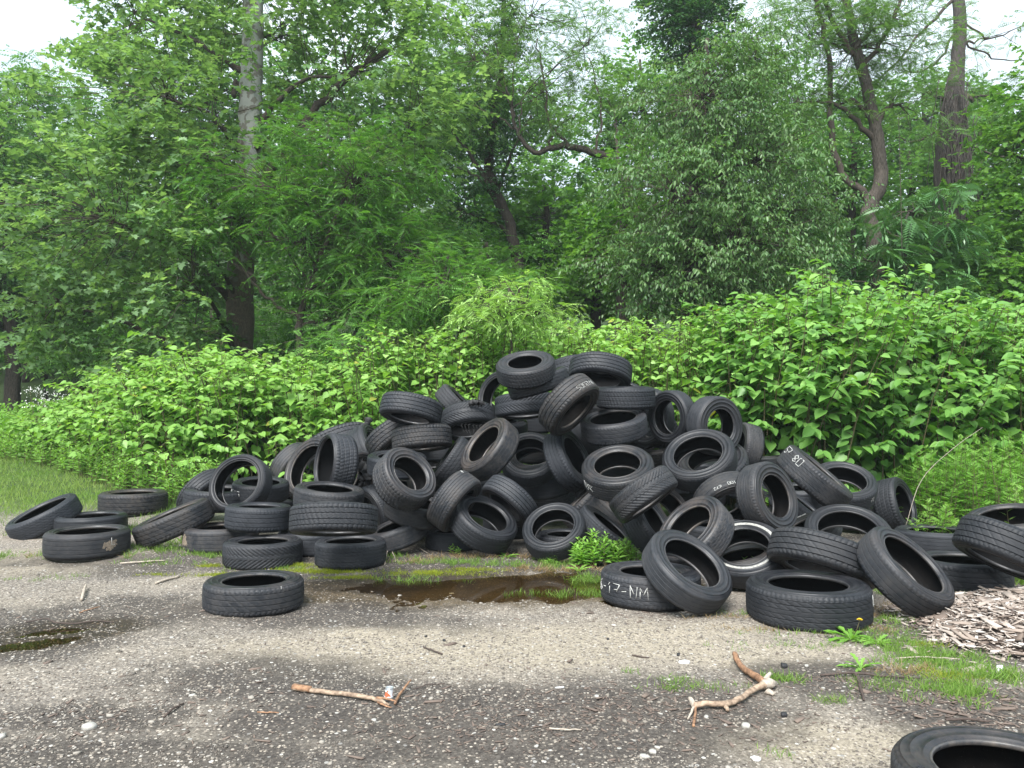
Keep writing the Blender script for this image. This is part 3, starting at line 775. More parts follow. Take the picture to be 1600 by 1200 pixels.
ys = np.unique(np.round(np.concatenate([np.linspace(-40, .8, 20), np.arange(.8, 8, .035), np.linspace(8, 14, 60), np.linspace(14, 160, 60)]), 3))
X, Y = np.meshgrid(xs, ys, indexing='ij')
Z = ground_z(X, Y) + micro(X, Y) * (Y < 12) * (np.abs(X) < 8)
Z = Z + (vnoise(X, Y, 6, 4) - .5) * .8 * sst(14, 24, Y) - 12 * sst(60, 90, Y) * .0
nx, ny = X.shape
i = np.arange(nx - 1)[:, None] * ny; j = np.arange(ny - 1)[None]
Fq = np.stack([i + j, i + ny + j, i + ny + j + 1, i + j + 1], -1).reshape(-1, 4)

m, nt, b = new_mat('gravel_and_soil')
geo = nt.nodes.new('ShaderNodeNewGeometry'); pos = geo.outputs['Position']
def pos_mask(px, py, rx, ry, rot=0.0):
    "soft blot on the ground centred under a photo position, a real patch with its own shape"
    p = on_ground(px, py)
    mp = nt.nodes.new('ShaderNodeMapping'); mp.vector_type = 'TEXTURE'
    mp.inputs['Location'].default_value = (p[0], p[1], 0); mp.inputs['Scale'].default_value = (rx, ry, 1); mp.inputs['Rotation'].default_value = (0, 0, rot)
    sep = nt.nodes.new('ShaderNodeSeparateXYZ'); nt.links.new(pos, sep.inputs[0])
    c2 = nt.nodes.new('ShaderNodeCombineXYZ'); nt.links.new(sep.outputs[0], c2.inputs[0]); nt.links.new(sep.outputs[1], c2.inputs[1])
    nt.links.new(c2.outputs[0], mp.inputs['Vector'])
    ln = nt.nodes.new('ShaderNodeVectorMath'); ln.operation = 'LENGTH'; nt.links.new(mp.outputs[0], ln.inputs[0])
    return ln.outputs['Value']
nbig = noise(nt, 1.3, 6, pos, rough=.62); nmid = noise(nt, 5.5, 9, pos, rough=.74); nfin = noise(nt, 60, 8, pos, rough=.8)
def blots(L, wob=1.1):
    tot = None
    for args in L:
        d = math_(nt, 'ADD', pos_mask(*args), math_(nt, 'ADD', math_(nt, 'MULTIPLY', math_(nt, 'SUBTRACT', nmid, .5), wob), math_(nt, 'MULTIPLY', math_(nt, 'SUBTRACT', nbig, .5), wob * 1.3)))
        v = math_(nt, 'MULTIPLY', math_(nt, 'SUBTRACT', 1.2, d, True), 1.7, True)
        tot = v if tot is None else math_(nt, 'MAXIMUM', tot, v)
    return tot
# where the lot is dark organic soil, where pale sandy fines lie
dark = blots([(800, 1150, 1.0, .40, .0), (1010, 1110, .75, .42, .0), (560, 1130, .8, .28, 0), (560, 905, 1.2, .45, 0), (470, 960, 1.1, .38, -.1), (200, 960, 1.1, .5, .1), (1340, 1065, .55, .36, 0), (640, 1090, 1.1, .22, 0), (150, 1120, .5, .2, 0),
              (800, 880, 2.4, .75, 0), (430, 1060, .7, .35, 0), (260, 880, 1.3, .5, 0), (1560, 1110, .6, .5, 0), (1500, 1000, .7, .6, 0), (250, 1180, .9, .22, 0), (1180, 840, 2.6, 1.4, 0), (60, 1010, .5, .35, .3), (30, 1180, .3, .2, 0)], 1.5)
tan = blots([(800, 918, 1.2, .35, 0), (720, 1015, 1.3, .42, 0), (1000, 1000, .9, .42, 0), (600, 990, .5, .22, 0), (90, 880, .8, .5, 0), (1290, 1160, .5, .22, 0), (1180, 1020, .7, .25, 0)], 1.3)
soil = ramp(nt, nfin, [(.34, (.014, .012, .011)), (.5, (.040, .034, .030)), (.66, (.092, .080, .070))])
grey = ramp(nt, nfin, [(.36, (.055, .048, .043)), (.5, (.155, .138, .122)), (.64, (.30, .272, .24))])
sand = ramp(nt, nfin, [(.36, (.15, .128, .095)), (.5, (.275, .238, .182)), (.64, (.41, .36, .285))])
vor = nt.nodes.new('ShaderNodeTexVoronoi'); vor.inputs['Scale'].default_value = 72; nt.links.new(pos, vor.inputs['Vector'])
vor2 = nt.nodes.new('ShaderNodeTexVoronoi'); vor2.inputs['Scale'].default_value = 42; nt.links.new(pos, vor2.inputs['Vector'])
sepc = nt.nodes.new('ShaderNodeSeparateColor'); nt.links.new(vor.outputs['Color'], sepc.inputs[0])
sepc2 = nt.nodes.new('ShaderNodeSeparateColor'); nt.links.new(vor2.outputs['Color'], sepc2.inputs[0])
st_col = ramp(nt, sepc.outputs[0], [(0, (.07, .058, .048)), (.35, (.165, .140, .115)), (.75, (.32, .275, .225)), (1, (.46, .41, .345))])
c = mixc(nt, ramp(nt, nbig, [(.35, (0, 0, 0)), (.65, (.55, .55, .55))]), grey, sand)
c = mixc(nt, tan, c, sand)
dk = math_(nt, 'MULTIPLY', dark, math_(nt, 'ADD', .45, math_(nt, 'MULTIPLY', nmid, .75)), True)
c = mixc(nt, dk, c, soil)
# small stones bedded in the fines: fewer over the dark soil
dens = math_(nt, 'SUBTRACT', .90, math_(nt, 'ADD', math_(nt, 'MULTIPLY', dark, .62), math_(nt, 'MULTIPLY', tan, .35)))
isst = math_(nt, 'MULTIPLY', math_(nt, 'LESS_THAN', sepc.outputs[1], dens), math_(nt, 'LESS_THAN', vor.outputs['Distance'], .46))
c = mixc(nt, isst, c, st_col)
isst2 = math_(nt, 'MULTIPLY', math_(nt, 'LESS_THAN', sepc2.outputs[1], .08), math_(nt, 'LESS_THAN', vor2.outputs['Distance'], .36))
c = mixc(nt, isst2, c, ramp(nt, sepc2.outputs[0], [(0, (.16, .15, .14)), (1, (.5, .48, .44))]))
# dead leaves and soil colour under the plants farther back
sepp = nt.nodes.new('ShaderNodeSeparateXYZ'); nt.links.new(pos, sepp.inputs[0])
far = nt.nodes.new('ShaderNodeMapRange'); far.inputs[1].default_value = 8.0; far.inputs[2].default_value = 9.2
nt.links.new(math_(nt, 'ADD', sepp.outputs[1], math_(nt, 'MULTIPLY', nbig, .8)), far.inputs[0])
c = mixc(nt, far.outputs[0], c, ramp(nt, nmid, [(.3, (.025, .045, .012)), (.7, (.06, .10, .028))]))
# wet ring round the puddles: darker and shinier
wet = blots([(745, 918, 1.15, .62, 0), (870, 915, .9, .5, 0), (590, 918, .7, .35, 0), (60, 995, .6, .3, .5), (500, 935, .5, .12, 0)], .8)
wetc = mixc(nt, 1.0, c, (.42, .36, .27), 'MULTIPLY')
c = mixc(nt, math_(nt, 'MULTIPLY', wet, 1.3, True), c, wetc)
nt.links.new(c, b.inputs['Base Color'])
nt.links.new(math_(nt, 'SUBTRACT', .93, math_(nt, 'MULTIPLY', wet, .35)), b.inputs['Roughness'])
b.inputs['Specular IOR Level'].default_value = .3
hh = math_(nt, 'ADD', math_(nt, 'MULTIPLY', isst, .5), math_(nt, 'ADD', math_(nt, 'MULTIPLY', isst2, 1.2), nfin))
bump(nt, b, hh, .8, .008)
M_GROUND = m
g = add('ground', mesh_data('ground', np.stack([X, Y, Z], -1).reshape(-1, 3), [Fq], M_GROUND)); tag(g, kind='structure')

# puddle water: level sheets that the hollows of the ground cut to shape
mw, ntw, bw = new_mat('puddle_water')
bw.inputs['Base Color'].default_value = (.02, .015, .01, 1); bw.inputs['Roughness'].default_value = .03; bw.inputs['Specular IOR Level'].default_value = .5
bump(ntw, bw, noise(ntw, 14, 3, ntw.nodes.new('ShaderNodeNewGeometry').outputs['Position']), .05, .002)
tr = ntw.nodes.new('ShaderNodeBsdfTransparent'); tr.inputs['Color'].default_value = (.72, .63, .46, 1)
gl = ntw.nodes.new('ShaderNodeBsdfGlossy'); gl.inputs['Roughness'].default_value = .03
fr_ = ntw.nodes.new('ShaderNodeFresnel'); fr_.inputs['IOR'].default_value = 1.33
ms1 = ntw.nodes.new('ShaderNodeMixShader'); ms1.inputs[0].default_value = .10
ntw.links.new(tr.outputs[0], ms1.inputs[1]); ntw.links.new(bw.outputs[0], ms1.inputs[2])
ms2 = ntw.nodes.new('ShaderNodeMixShader'); ntw.links.new(fr_.outputs[0], ms2.inputs[0]); ntw.links.new(ms1.outputs[0], ms2.inputs[1]); ntw.links.new(gl.outputs[0], ms2.inputs[2])
ntw.links.new(ms2.outputs[0], ntw.nodes['Material Output'].inputs['Surface'])
for px, py, hx, hy, lab in ((765, 917, 1.6, .70, 'brown water of the puddle before the heap'), (45, 1000, .42, .30, 'green water of the small puddle at left')):
    p = on_ground(px, py)
    xx, yy = np.meshgrid(np.linspace(p[0] - hx, p[0] + hx, 50), np.linspace(p[1] - hy, p[1] + hy, 24), indexing='ij')
    i = np.arange(49)[:, None] * 24; j = np.arange(23)[None]
    V = np.stack([xx, yy, np.full_like(xx, -.0105)], -1).reshape(-1, 3)
    q = ((xx - p[0]) / hx) ** 2 + ((yy - p[1]) / hy) ** 2
    Fw = np.stack([i + j, i + 24 + j, i + 24 + j + 1, i + j + 1], -1).reshape(-1, 4)
    keep = q.reshape(-1)[Fw].max(1) < 1
    w_ = add('water', mesh_data('water', V, [Fw[keep]], mw)); tag(w_, lab, kind='structure')
def gz(x, y):
    x = np.asarray(x, float); y = np.asarray(y, float)
    return ground_z(x, y) + micro(x, y) * (y < 12) * (np.abs(x) < 8)

# loose stones: too many to count
def icos():
    t = (1 + 5 ** .5) / 2
    V = np.array([(-1, t, 0), (1, t, 0), (-1, -t, 0), (1, -t, 0), (0, -1, t), (0, 1, t), (0, -1, -t), (0, 1, -t), (t, 0, -1), (t, 0, 1), (-t, 0, -1), (-t, 0, 1)], float)
    V /= np.linalg.norm(V[0])
    Fc = np.array([(0, 11, 5), (0, 5, 1), (0, 1, 7), (0, 7, 10), (0, 10, 11), (1, 5, 9), (5, 11, 4), (11, 10, 2), (10, 7, 6), (7, 1, 8), (3, 9, 4), (3, 4, 2), (3, 2, 6), (3, 6, 8), (3, 8, 9), (4, 9, 5), (2, 4, 11), (6, 2, 10), (8, 6, 7), (9, 8, 1)])
    return V, Fc
def rotz(a):
    c_, s_ = np.cos(a), np.sin(a); z = np.zeros_like(a); o = np.ones_like(a)
    return np.stack([np.stack([c_, -s_, z], -1), np.stack([s_, c_, z], -1), np.stack([z, z, o], -1)], 1)
IV, IF = icos()
ms, nts, bs = new_mat('stones')
at_ = nts.nodes.new('ShaderNodeAttribute'); at_.attribute_name = 'vary'
nts.links.new(ramp(nts, at_.outputs['Fac'], [(0, (.09, .078, .066)), (.3, (.19, .165, .135)), (.75, (.27, .245, .21)), (.97, (.36, .335, .295)), (1, (.50, .48, .44))]), bs.inputs['Base Color'])
bs.inputs['Roughness'].default_value = .85
N = 150000
u = RNG.rand(N); yy = 1.75 + 6.2 * u ** 1.5; xx = (RNG.rand(N) * 2 - 1) * (yy * .72 + .3)
soilish = vnoise(xx, yy, .7, 8) * .6 + vnoise(xx, yy, .22, 9) * .4
keep = RNG.rand(N) < (.25 + soilish)
keep &= RNG.rand(N) < np.where((yy > 6.1), .4, 1)
xx, yy = xx[keep], yy[keep]; N = len(xx)
DK = [(800, 1150, 1.0, .40), (1010, 1110, .75, .42), (560, 1130, .8, .28), (560, 905, 1.2, .45), (470, 960, 1.1, .38), (1340, 1065, .55, .36), (1560, 1110, .6, .5), (800, 900, 2.4, .6)]
dq = np.zeros(N)
for a_, b_, c_, d_ in DK:
    p = on_ground(a_, b_); dq = np.maximum(dq, 1 - sst(.6, 1.25, np.sqrt(((xx - p[0]) / c_) ** 2 + ((yy - p[1]) / d_) ** 2) + (vnoise(xx, yy, .2, 31) - .5) * .8))
kk = RNG.rand(N) > dq * .62; xx, yy, dq = xx[kk], yy[kk], dq[kk]; N = len(xx)
mb = MB()
for vi in range(5):
    s_ = np.arange(N) % 5 == vi; n = s_.sum()
    TV = IV * (1 + .22 * np.random.RandomState(vi).randn(12, 1)) * np.array([1, .75, .5])
    size = np.clip(.0034 * np.exp(RNG.randn(n) * .5), .0018, .016)
    O = np.stack([xx[s_], yy[s_], gz(xx[s_], yy[s_]) + size * .1], -1)
    mb.template(TV, [IF], O, rotz(RNG.rand(n) * 6.28), size, np.clip(RNG.rand(n) ** 1.5 * (1 - .5 * dq[s_]), 0, .985))
o = mb.build('gravel', ms, smooth=False); tag(o, 'loose pale gravel scattered over the whole lot', kind='stuff')
# ------------------------------------------------------------------ leaf templates (length 1 along x, normal z)
def half_leaf(side, fold, droop):
    L = [(x, y, abs(y) * fold - droop * x * x) for x, y in side]
    return L
def two_halves(outline, fold=.25, droop=.15, mid=.5):
    n = len(outline)
    base, tip = (0, 0, 0), (1, 0, -droop); m_ = (mid, 0, -droop * mid * mid)
    Lp = half_leaf(outline, fold, droop); Rp = [(x, -y, z) for x, y, z in Lp]
    V = np.array([base, m_, tip] + Lp + Rp)
    left = [0] + list(range(3, 3 + n)) + [2, 1]
    right = [0, 1, 2] + list(range(3 + 2 * n - 1, 3 + n - 1, -1))
    return V, [np.array([left[::-1]]), np.array([right[::-1]])]
T_HEART = two_halves([(-.10, .17), (.05, .36), (.35, .42), (.68, .25), (.88, .08)], .22, .22)
T_OVAL = two_halves([(.22, .17), (.62, .17)], .3, .3)
T_STAR = two_halves([(-.12, .22), (.02, .52), (.26, .30), (.52, .56), (.60, .22), (.78, .20)], .18, .15)
T_SMALL = (np.array([(0, 0, 0), (.45, .32, .06), (1, 0, -.1), (.45, -.32, .06)]), [np.array([[0, 3, 2, 1]])])
def compound(pairs, ll, lw, droop=.35, term=True, start=.12, lift=0.0, tri=False):
    V = []; Fs = []
    for i in range(pairs):
        x = start + (1 - start) * i / max(1, pairs - 1) * .92
        s = 1 - .35 * abs(2 * i / max(1, pairs - 1) - .8)
        for sg in (1, -1):
            ca, sa = math.cos(1.05), math.sin(1.05) * sg
            l, w = ll * s, lw * s
            pts = [(0, 0), (.5 * l, w / 2), (l, 0), (.5 * l, -w / 2)]
            b = len(V)
            for px, py in pts:
                X = x + px * ca - py * sa; Y = px * sa + py * ca
                V.append((X, Y, -droop * x * x - .25 * abs(Y) + lift * py * 0))
            Fs.append([b, b + 1, b + 2, b + 3] if sg > 0 else [b, b + 1, b + 2, b + 3])
    if term:
        b = len(V)
        for px, py in [(1, 0), (1 + ll * .5, lw / 2), (1 + ll, 0), (1 + ll * .5, -lw / 2)]: V.append((px, py, -droop * px * px))
        Fs.append([b, b + 1, b + 2, b + 3])
    b = len(V)      # the rib
    V += [(0, .006, 0), (0, -.006, 0), (.5, -.005, -droop * .25), (.5, .005, -droop * .25), (1, .003, -droop), (1, -.003, -droop)]
    Fs += [[b, b + 1, b + 2, b + 3], [b + 3, b + 2, b + 5, b + 4]]
    return np.array(V, float), [np.array(Fs)]
T_LOCUST = compound(7, .26, .115)
T_LOCUSTF = compound(5, .30, .17)
T_AILAN = compound(9, .34, .11, .45)
T_MUG = compound(4, .42, .15, .25, start=.25)
T_BLADE = (np.array([(0, .035, 0), (0, -.035, 0), (.55, -.028, .0), (.55, .028, .0), (1, 0, -.12)]), [np.array([[0, 1, 2, 3]]), np.array([[3, 2, 4]])])

def frames(d, nrm):
    d = d / (np.linalg.norm(d, axis=1, keepdims=True) + 1e-9)
    s = np.cross(nrm, d); s /= np.linalg.norm(s, axis=1, keepdims=True) + 1e-9
    n = np.cross(d, s)
    return np.stack([d, s, n], -1)

def spray(mb, T, P0, D, L, nl, size, vary, droop=.3, spread=.9, up=(0, 0, 1), nj=.35, sag=.15, tw=None, rng=RNG):
    """leaves set alternately along N twigs. P0 (N,3) D (N,3) L (N,) vary (N,)"""
    N = len(P0)
    D = D / (np.linalg.norm(D, axis=1, keepdims=True) + 1e-9)
    up = np.broadcast_to(np.asarray(up, float), D.shape)
    S = np.cross(D, up); S /= np.linalg.norm(S, axis=1, keepdims=True) + 1e-6
    t = (np.arange(nl) + .6) / nl
    sg = np.where(np.arange(nl) % 2 == 0, 1.0, -1.0)
    t = t[None, :, None] + rng.randn(N, nl, 1) * .04
    P = P0[:, None] + D[:, None] * (t * L[:, None, None]) + np.array([0, 0, -1.0]) * (sag * L[:, None, None] * t ** 2)
    d = D[:, None] * (1 - spread * .45) + S[:, None] * (sg[None, :, None] * spread) + np.array([0, 0, -1.0]) * droop + rng.randn(N, nl, 3) * .28
    n = up[:, None] + rng.randn(N, nl, 3) * nj
    d = d.reshape(-1, 3); n = np.broadcast_to(n, (N, nl, 3)).reshape(-1, 3)
    M = frames(d, n)
    sz = size * (0.65 + .6 * rng.rand(N * nl)) * np.tile(1 - .35 * np.abs(np.linspace(-.4, 1, nl)), N)
    v = np.clip(np.repeat(vary, nl) + rng.randn(N * nl) * .16, 0, .95)
    v = np.where(rng.rand(N * nl) < .002, .99, v)
    mb.template(T[0], T[1], P.reshape(-1, 3), M, sz, v)
    if tw is not None:
        m_, r = tw
        e = P0 + D * L[:, None] * .98 + np.array([0, 0, -1.0]) * (sag * L[:, None])
        md = P0 + D * L[:, None] * .5 + np.array([0, 0, -1.0]) * (sag * .25 * L[:, None])
        thin(m_, P0, md, e, r)

def thin(mb, A, Bm, C, r):
    "three-sided twigs through A, Bm, C"
    N = len(A); d = C - A; d /= np.linalg.norm(d, axis=1, keepdims=True) + 1e-9
    s = np.cross(d, [0.1, .2, 1.0]); s /= np.linalg.norm(s, axis=1, keepdims=True) + 1e-9; u = np.cross(d, s)
    V = []
    for k, (P, rr) in enumerate(((A, r), (Bm, r * .7), (C, r * .35))):
        for a in (0, 2.1, 4.2): V.append(P + (math.cos(a) * s + math.sin(a) * u) * rr)
    V = np.stack(V, 1).reshape(-1, 3)
    fs = []
    for k in (0, 3):
        for a, b in ((0, 1), (1, 2), (2, 0)): fs.append([k + a, k + b, k + 3 + b, k + 3 + a])
    fs = (np.array(fs)[None] + (np.arange(N) * 9)[:, None, None]).reshape(-1, 4)
    mb.put(V, [fs])

def bark_mat(name, c, c2, scale=(6, 6, 1.2), n=9, patches=None):
    m, nt, b = new_mat(name)
    co = nt.nodes.new('ShaderNodeTexCoord').outputs['Object']
    mp = nt.nodes.new('ShaderNodeMapping'); mp.inputs['Scale'].default_value = scale; nt.links.new(co, mp.inputs['Vector'])
    n1 = noise(nt, n, 8, mp.outputs[0], rough=.7)
    col = ramp(nt, n1, [(.35, c), (.65, c2)])
    if patches:
        n2 = noise(nt, patches[3], 4, co, rough=.5)
        sep = nt.nodes.new('ShaderNodeSeparateXYZ'); nt.links.new(co, sep.inputs[0])
        mr = nt.nodes.new('ShaderNodeMapRange'); mr.inputs[1].default_value = patches[4]; mr.inputs[2].default_value = patches[5]
        nt.links.new(sep.outputs[2], mr.inputs[0])
        f = math_(nt, 'ADD', n2, math_(nt, 'MULTIPLY', math_(nt, 'SUBTRACT', mr.outputs[0], .55), .42))
        col = mixc(nt, ramp(nt, f, [(.44, (0, 0, 0)), (.49, (1, 1, 1))]), col, patches[0])
        n3 = noise(nt, patches[3] * 1.7, 4, co)
        col = mixc(nt, ramp(nt, n3, [(.53, (0, 0, 0)), (.56, (.8, .8, .8))]), col, patches[1])
    nt.links.new(col, b.inputs['Base Color']); b.inputs['Roughness'].default_value = .9
    b.inputs['Specular IOR Level'].default_value = .2
    bump(nt, b, n1, .9, .02)
    return m

M_BARK = bark_mat('dark_bark', (.022, .018, .015), (.085, .07, .058))
M_LOCB = bark_mat('locust_bark', (.032, .027, .023), (.125, .105, .088), (5, 5, .9), 12)
M_GREYB = bark_mat('grey_bark', (.030, .026, .024), (.115, .10, .09), (7, 7, .7), 12)
M_SYC = bark_mat('sycamore_bark', (.085, .066, .052), (.22, .175, .14), (5, 5, 2), 10,
                 patches=((.29, .30, .275), (.12, .108, .085), 0, 3.4, 1.5, 8.5))
M_TWIG = plain_mat('twig_bark', (.055, .042, .032), .9, 40, .4, .001)
M_CANE = plain_mat('cane_skin', (.09, .075, .035), .7, 30, .4, .001)

LM = {
 'knot': leaf_mat('knotweed_leaf', (.13, .27, .05), (.22, .41, .085), (.36, .55, .17), .38, .42, .35, (.40, .42, .08)),
 'knotd': leaf_mat('knotweed_leaf_deep', (.085, .21, .045), (.155, .33, .07), (.28, .48, .13), .38, .40, .38, (.42, .42, .06)),
 'syc': leaf_mat('sycamore_leaf', (.10, .195, .075), (.16, .28, .115), (.27, .41, .20), .48, .5, .3),
 'loc': leaf_mat('locust_leaf', (.055, .16, .034), (.10, .24, .048), (.16, .33, .075), .42, .5, .25),
 'locl': leaf_mat('pale_locust_leaf', (.08, .17, .055), (.125, .24, .075), (.19, .33, .11), .42, .5, .25),
 'cherry': leaf_mat('cherry_leaf', (.065, .15, .052), (.115, .23, .075), (.21, .33, .13), .42, .38, .45),
 'maple': leaf_mat('maple_leaf', (.07, .18, .035), (.12, .26, .05), (.18, .34, .075), .48, .5, .25),
 'far': leaf_mat('far_leaf', (.065, .165, .058), (.11, .235, .08), (.18, .32, .125), .5, .6, .2),
 'ivy': leaf_mat('ivy_leaf', (.030, .10, .036), (.055, .15, .048), (.10, .22, .07), .25, .35, .45),
 'weed': leaf_mat('weed_leaf', (.10, .24, .035), (.17, .36, .055), (.27, .47, .10), .4, .5, .3),
 'grass': leaf_mat('grass_blade', (.09, .18, .03), (.15, .27, .05), (.27, .36, .10), .35, .6, .2),
 'moss': leaf_mat('moss_blade', (.15, .20, .02), (.24, .29, .03), (.36, .38, .06), .3, .8, .1),
 'dry': leaf_mat('dry_blade', (.16, .11, .06), (.28, .20, .11), (.42, .33, .20), .3, .8, .1),
}

# ------------------------------------------------------------------ trees
def dir_rand(n, flat=.6, rng=RNG):
    v = rng.randn(n, 3); v[:, 2] *= flat
    return v / np.linalg.norm(v, axis=1, keepdims=True)

def tree(name, label, cat, Y, trunk, rad, blobs, T, nclump, ntwig, nleaf, lsize, mat, bark, group=None, twl=.45, clr=.38, droop=.3,
         bright=0.0, limbs=None, seed=0, sway=.03, toground=True, extra_limbs=True, avoid=(), hang=0.0, twr=.004, flat=.55, shell=.45, spread=.9):
    rng = np.random.RandomState(seed + 100)
    pts = []
    for p in trunk:
        dy = p[2] if len(p) > 2 else 0
        pts.append(at(p[0], p[1], Y + dy))
    pts = np.array(pts)
    if toground:
        g = float(ground_z(pts[0][0], pts[0][1]))
        if pts[0][2] > g: pts = np.vstack([[pts[0][0] + .02, pts[0][1], g - .15], pts])
    root = empty(name, (pts[0][0], pts[0][1], float(ground_z(pts[0][0], pts[0][1]))))
    base = np.array(root.location)
    tag(root, label, cat, group)
    P = smooth_path(pts - base, 6, sway * .4, seed)
    n = len(P); r = np.interp(np.linspace(0, 1, n), np.linspace(0, 1, len(rad)), rad)
    r = r * (1 + .15 * np.exp(-np.linspace(0, 1, n) * 25))
    mt = MB(); mt.tube(P, r, 14, wob=.06)
    mt.build('trunk', bark, root)
    ml = MB(); mc = MB(); mt2 = MB()
    for lb in (limbs or []):
        Lp = np.array([at(q[0], q[1], Y + (q[2] if len(q) > 2 else 0)) for q in lb[0]]) - base
        Lp = smooth_path(Lp, 6, .02, seed + 3)
        ml.tube(Lp, np.linspace(lb[1], lb[2], len(Lp)), 8, wob=.08)
    allc = []
    vols = np.array([b[3] * b[4] for b in blobs], float); vols /= vols.sum()
    for bi, bl in enumerate(blobs):
        c = at(bl[0], bl[1], Y + bl[2]) - base
        s = (Y + bl[2]) / F
        rx, rz, ry = bl[3] * s, bl[4] * s, bl[5]
        nc = max(2, int(nclump * vols[bi]))
        u = dir_rand(nc, 1.0, rng); q = shell + (1 - shell) * rng.rand(nc) ** .6
        C = c + u * q[:, None] * np.array([rx, ry, rz])
        C = C[(C[:, 2] + base[2]) > ground_z(C[:, 0] + base[0], C[:, 1] + base[1]) + .15]
        if avoid and len(C):
            W = C + base - CAM; dp = W @ FW; ux = 800 + F * (W @ R_) / dp; uy = 600 - F * (W @ U_) / dp
            kk = np.ones(len(C), bool)
            for x0, x1, y0, y1, pr in avoid: kk &= ~((ux > x0) & (ux < x1) & (uy > y0) & (uy < y1) & (rng.rand(len(C)) < pr))
            C = C[kk]
        if not len(C): continue
        # limb from the trunk to the blob
        zz = P[:, 2]; want = c[2] - .55 * np.hypot(*(c - P[np.argmin(np.abs(zz - c[2]))])[:2])
        i0 = int(np.argmin(np.abs(zz - want))); i0 = max(1, i0)
        if extra_limbs:
            st = P[i0]; midp = (st + c) / 2 + np.array([0, 0, .12]) * np.linalg.norm(c - st) + rng.randn(3) * .1
            Lp = smooth_path([st, midp, c], 7, .02, seed + bi)
            ml.tube(Lp, np.linspace(min(r[i0] * .5, .05 + .01 * np.linalg.norm(c - st)), .012, len(Lp)), 6)
            nodes = Lp[3:]
        else: nodes = P[max(1, i0 - 3):i0 + 4]
        j = np.argmin(np.linalg.norm(C[:, None] - nodes[None], axis=2) + rng.rand(len(C), len(nodes)) * .8, axis=1)
        A = nodes[j]; Bm = (A + C) / 2 + rng.randn(len(C), 3) * .08 + np.array([0, 0, .05])
        thin(ml, A, Bm, C, .011)
        allc.append((C, c))
    for C, c in allc:
        nc = len(C)
        out = C - c; out /= np.linalg.norm(out, axis=1, keepdims=True) + 1e-9
        cv = np.clip(.42 + bright + rng.randn(nc) * .13, .05, .85)
        k = ntwig
        P0 = np.repeat(C, k, 0) + rng.randn(nc * k, 3) * np.array([clr, clr, clr * flat]) * .5
        D = np.repeat(out, k, 0) * .55 + dir_rand(nc * k, .45, rng) + np.array([0, 0, .05 - hang])
        L = twl * (.6 + .7 * rng.rand(nc * k))
        spray(mc, T, P0, D, L, nleaf, lsize, np.repeat(cv, k), droop, spread, tw=(mt2, twr), rng=rng)
    if mt2.n: ml.put(np.concatenate(mt2.V), [np.concatenate(mt2.Fc)])
    if ml.n: ml.build('branches', M_TWIG if bark is not M_SYC else M_TWIG, root)
    if mc.n: mc.build('crown', mat, root, smooth=False)
    return root
# ------------------------------------------------------------------ the wood behind the lot
G1 = 'trees of the wood behind the heap'
tree('sycamore_tree', 'big sycamore with mottled white and brown trunk and pale lobed leaves, left of the heap', 'tree', 15,
     [(374, 540), (377, 430), (386, 300), (392, 180), (395, 60), (397, -60), (400, -260)], [.30, .27, .25, .23, .21, .19, .10],
     [(250, 150, -1, 230, 150, 2.2), (160, 340, -1.5, 200, 160, 1.8), (560, 110, -.5, 190, 150, 2.2), (560, 300, .8, 160, 120, 1.5), (90, 470, -1, 130, 120, 1.2),
      (300, 440, -2.2, 150, 120, 1.2), (400, -40, 0, 330, 130, 2.5), (250, 560, -1.5, 110, 60, .9), (440, 60, 1, 160, 130, 1.6), (660, 200, -1, 90, 110, 1.3), (210, 20, 0, 120, 110, 1.6),
      (330, 250, -2.0, 160, 110, 1.0)],
     T_STAR, 640, 7, 8, .128, LM['syc'], M_SYC, G1, twl=.6, clr=.5, bright=.08, seed=1, shell=.25, avoid=[(-60, 135, -60, 95, 1.0), (355, 435, -50, 250, .84), (320, 445, 365, 560, 1), (430, 620, 70, 250, .45)],
     limbs=[([(392, 330), (440, 238), (500, 165), (560, 108), (605, 80)], .11, .05), ([(386, 140), (368, 130), (366, 150, -.2)], .07, .05), ([(372, 470), (330, 400, -1), (240, 350, -1.5)], .05, .02),
            ([(392, 235), (440, 205, -.7), (520, 190, -1.4)], .05, .015)])
tree('locust_sapling_tree', 'low dark feathery locust spreading in front of the sycamore trunk', 'tree', 12.6,
     [(470, 560), (470, 490), (500, 400), (530, 330), (545, 270)], [.07, .06, .05, .035, .02],
     [(420, 290, 0, 120, 70, 1.0), (560, 290, .3, 120, 90, 1.0), (460, 380, .2, 170, 60, 1.0), (620, 400, .3, 120, 80, 1.0), (560, 470, .2, 140, 50, .9), (330, 330, .2, 90, 60, .8), (480, 210, .5, 70, 40, .6)],
     T_LOCUST, 270, 6, 6, .23, LM['loc'], M_BARK, G1, twl=.5, clr=.42, droop=.12, bright=.05, seed=2, flat=.3, shell=.2, avoid=[(325, 440, 375, 570, 1), (350, 430, 180, 290, .7)],
     limbs=[([(470, 500), (425, 470), (380, 420), (350, 340)], .035, .015), ([(400, 440), (360, 400), (362, 350), (350, 320)], .025, .01), ([(480, 470), (520, 350), (560, 270)], .03, .01)])
tree('locust_sapling_tree', 'ferny yellow-green locust sapling standing low right of the sycamore trunk', 'tree', 12.0,
     [(690, 560), (690, 480), (700, 400)], [.05, .04, .02],
     [(700, 440, 0, 90, 50, .8), (640, 480, 0, 90, 40, .7), (780, 460, .4, 90, 45, .7), (560, 540, -.4, 80, 40, .6)],
     T_LOCUST, 90, 6, 6, .22, LM['loc'], M_BARK, G1, twl=.45, clr=.36, droop=.12, bright=.18, seed=22, flat=.3, shell=.2)
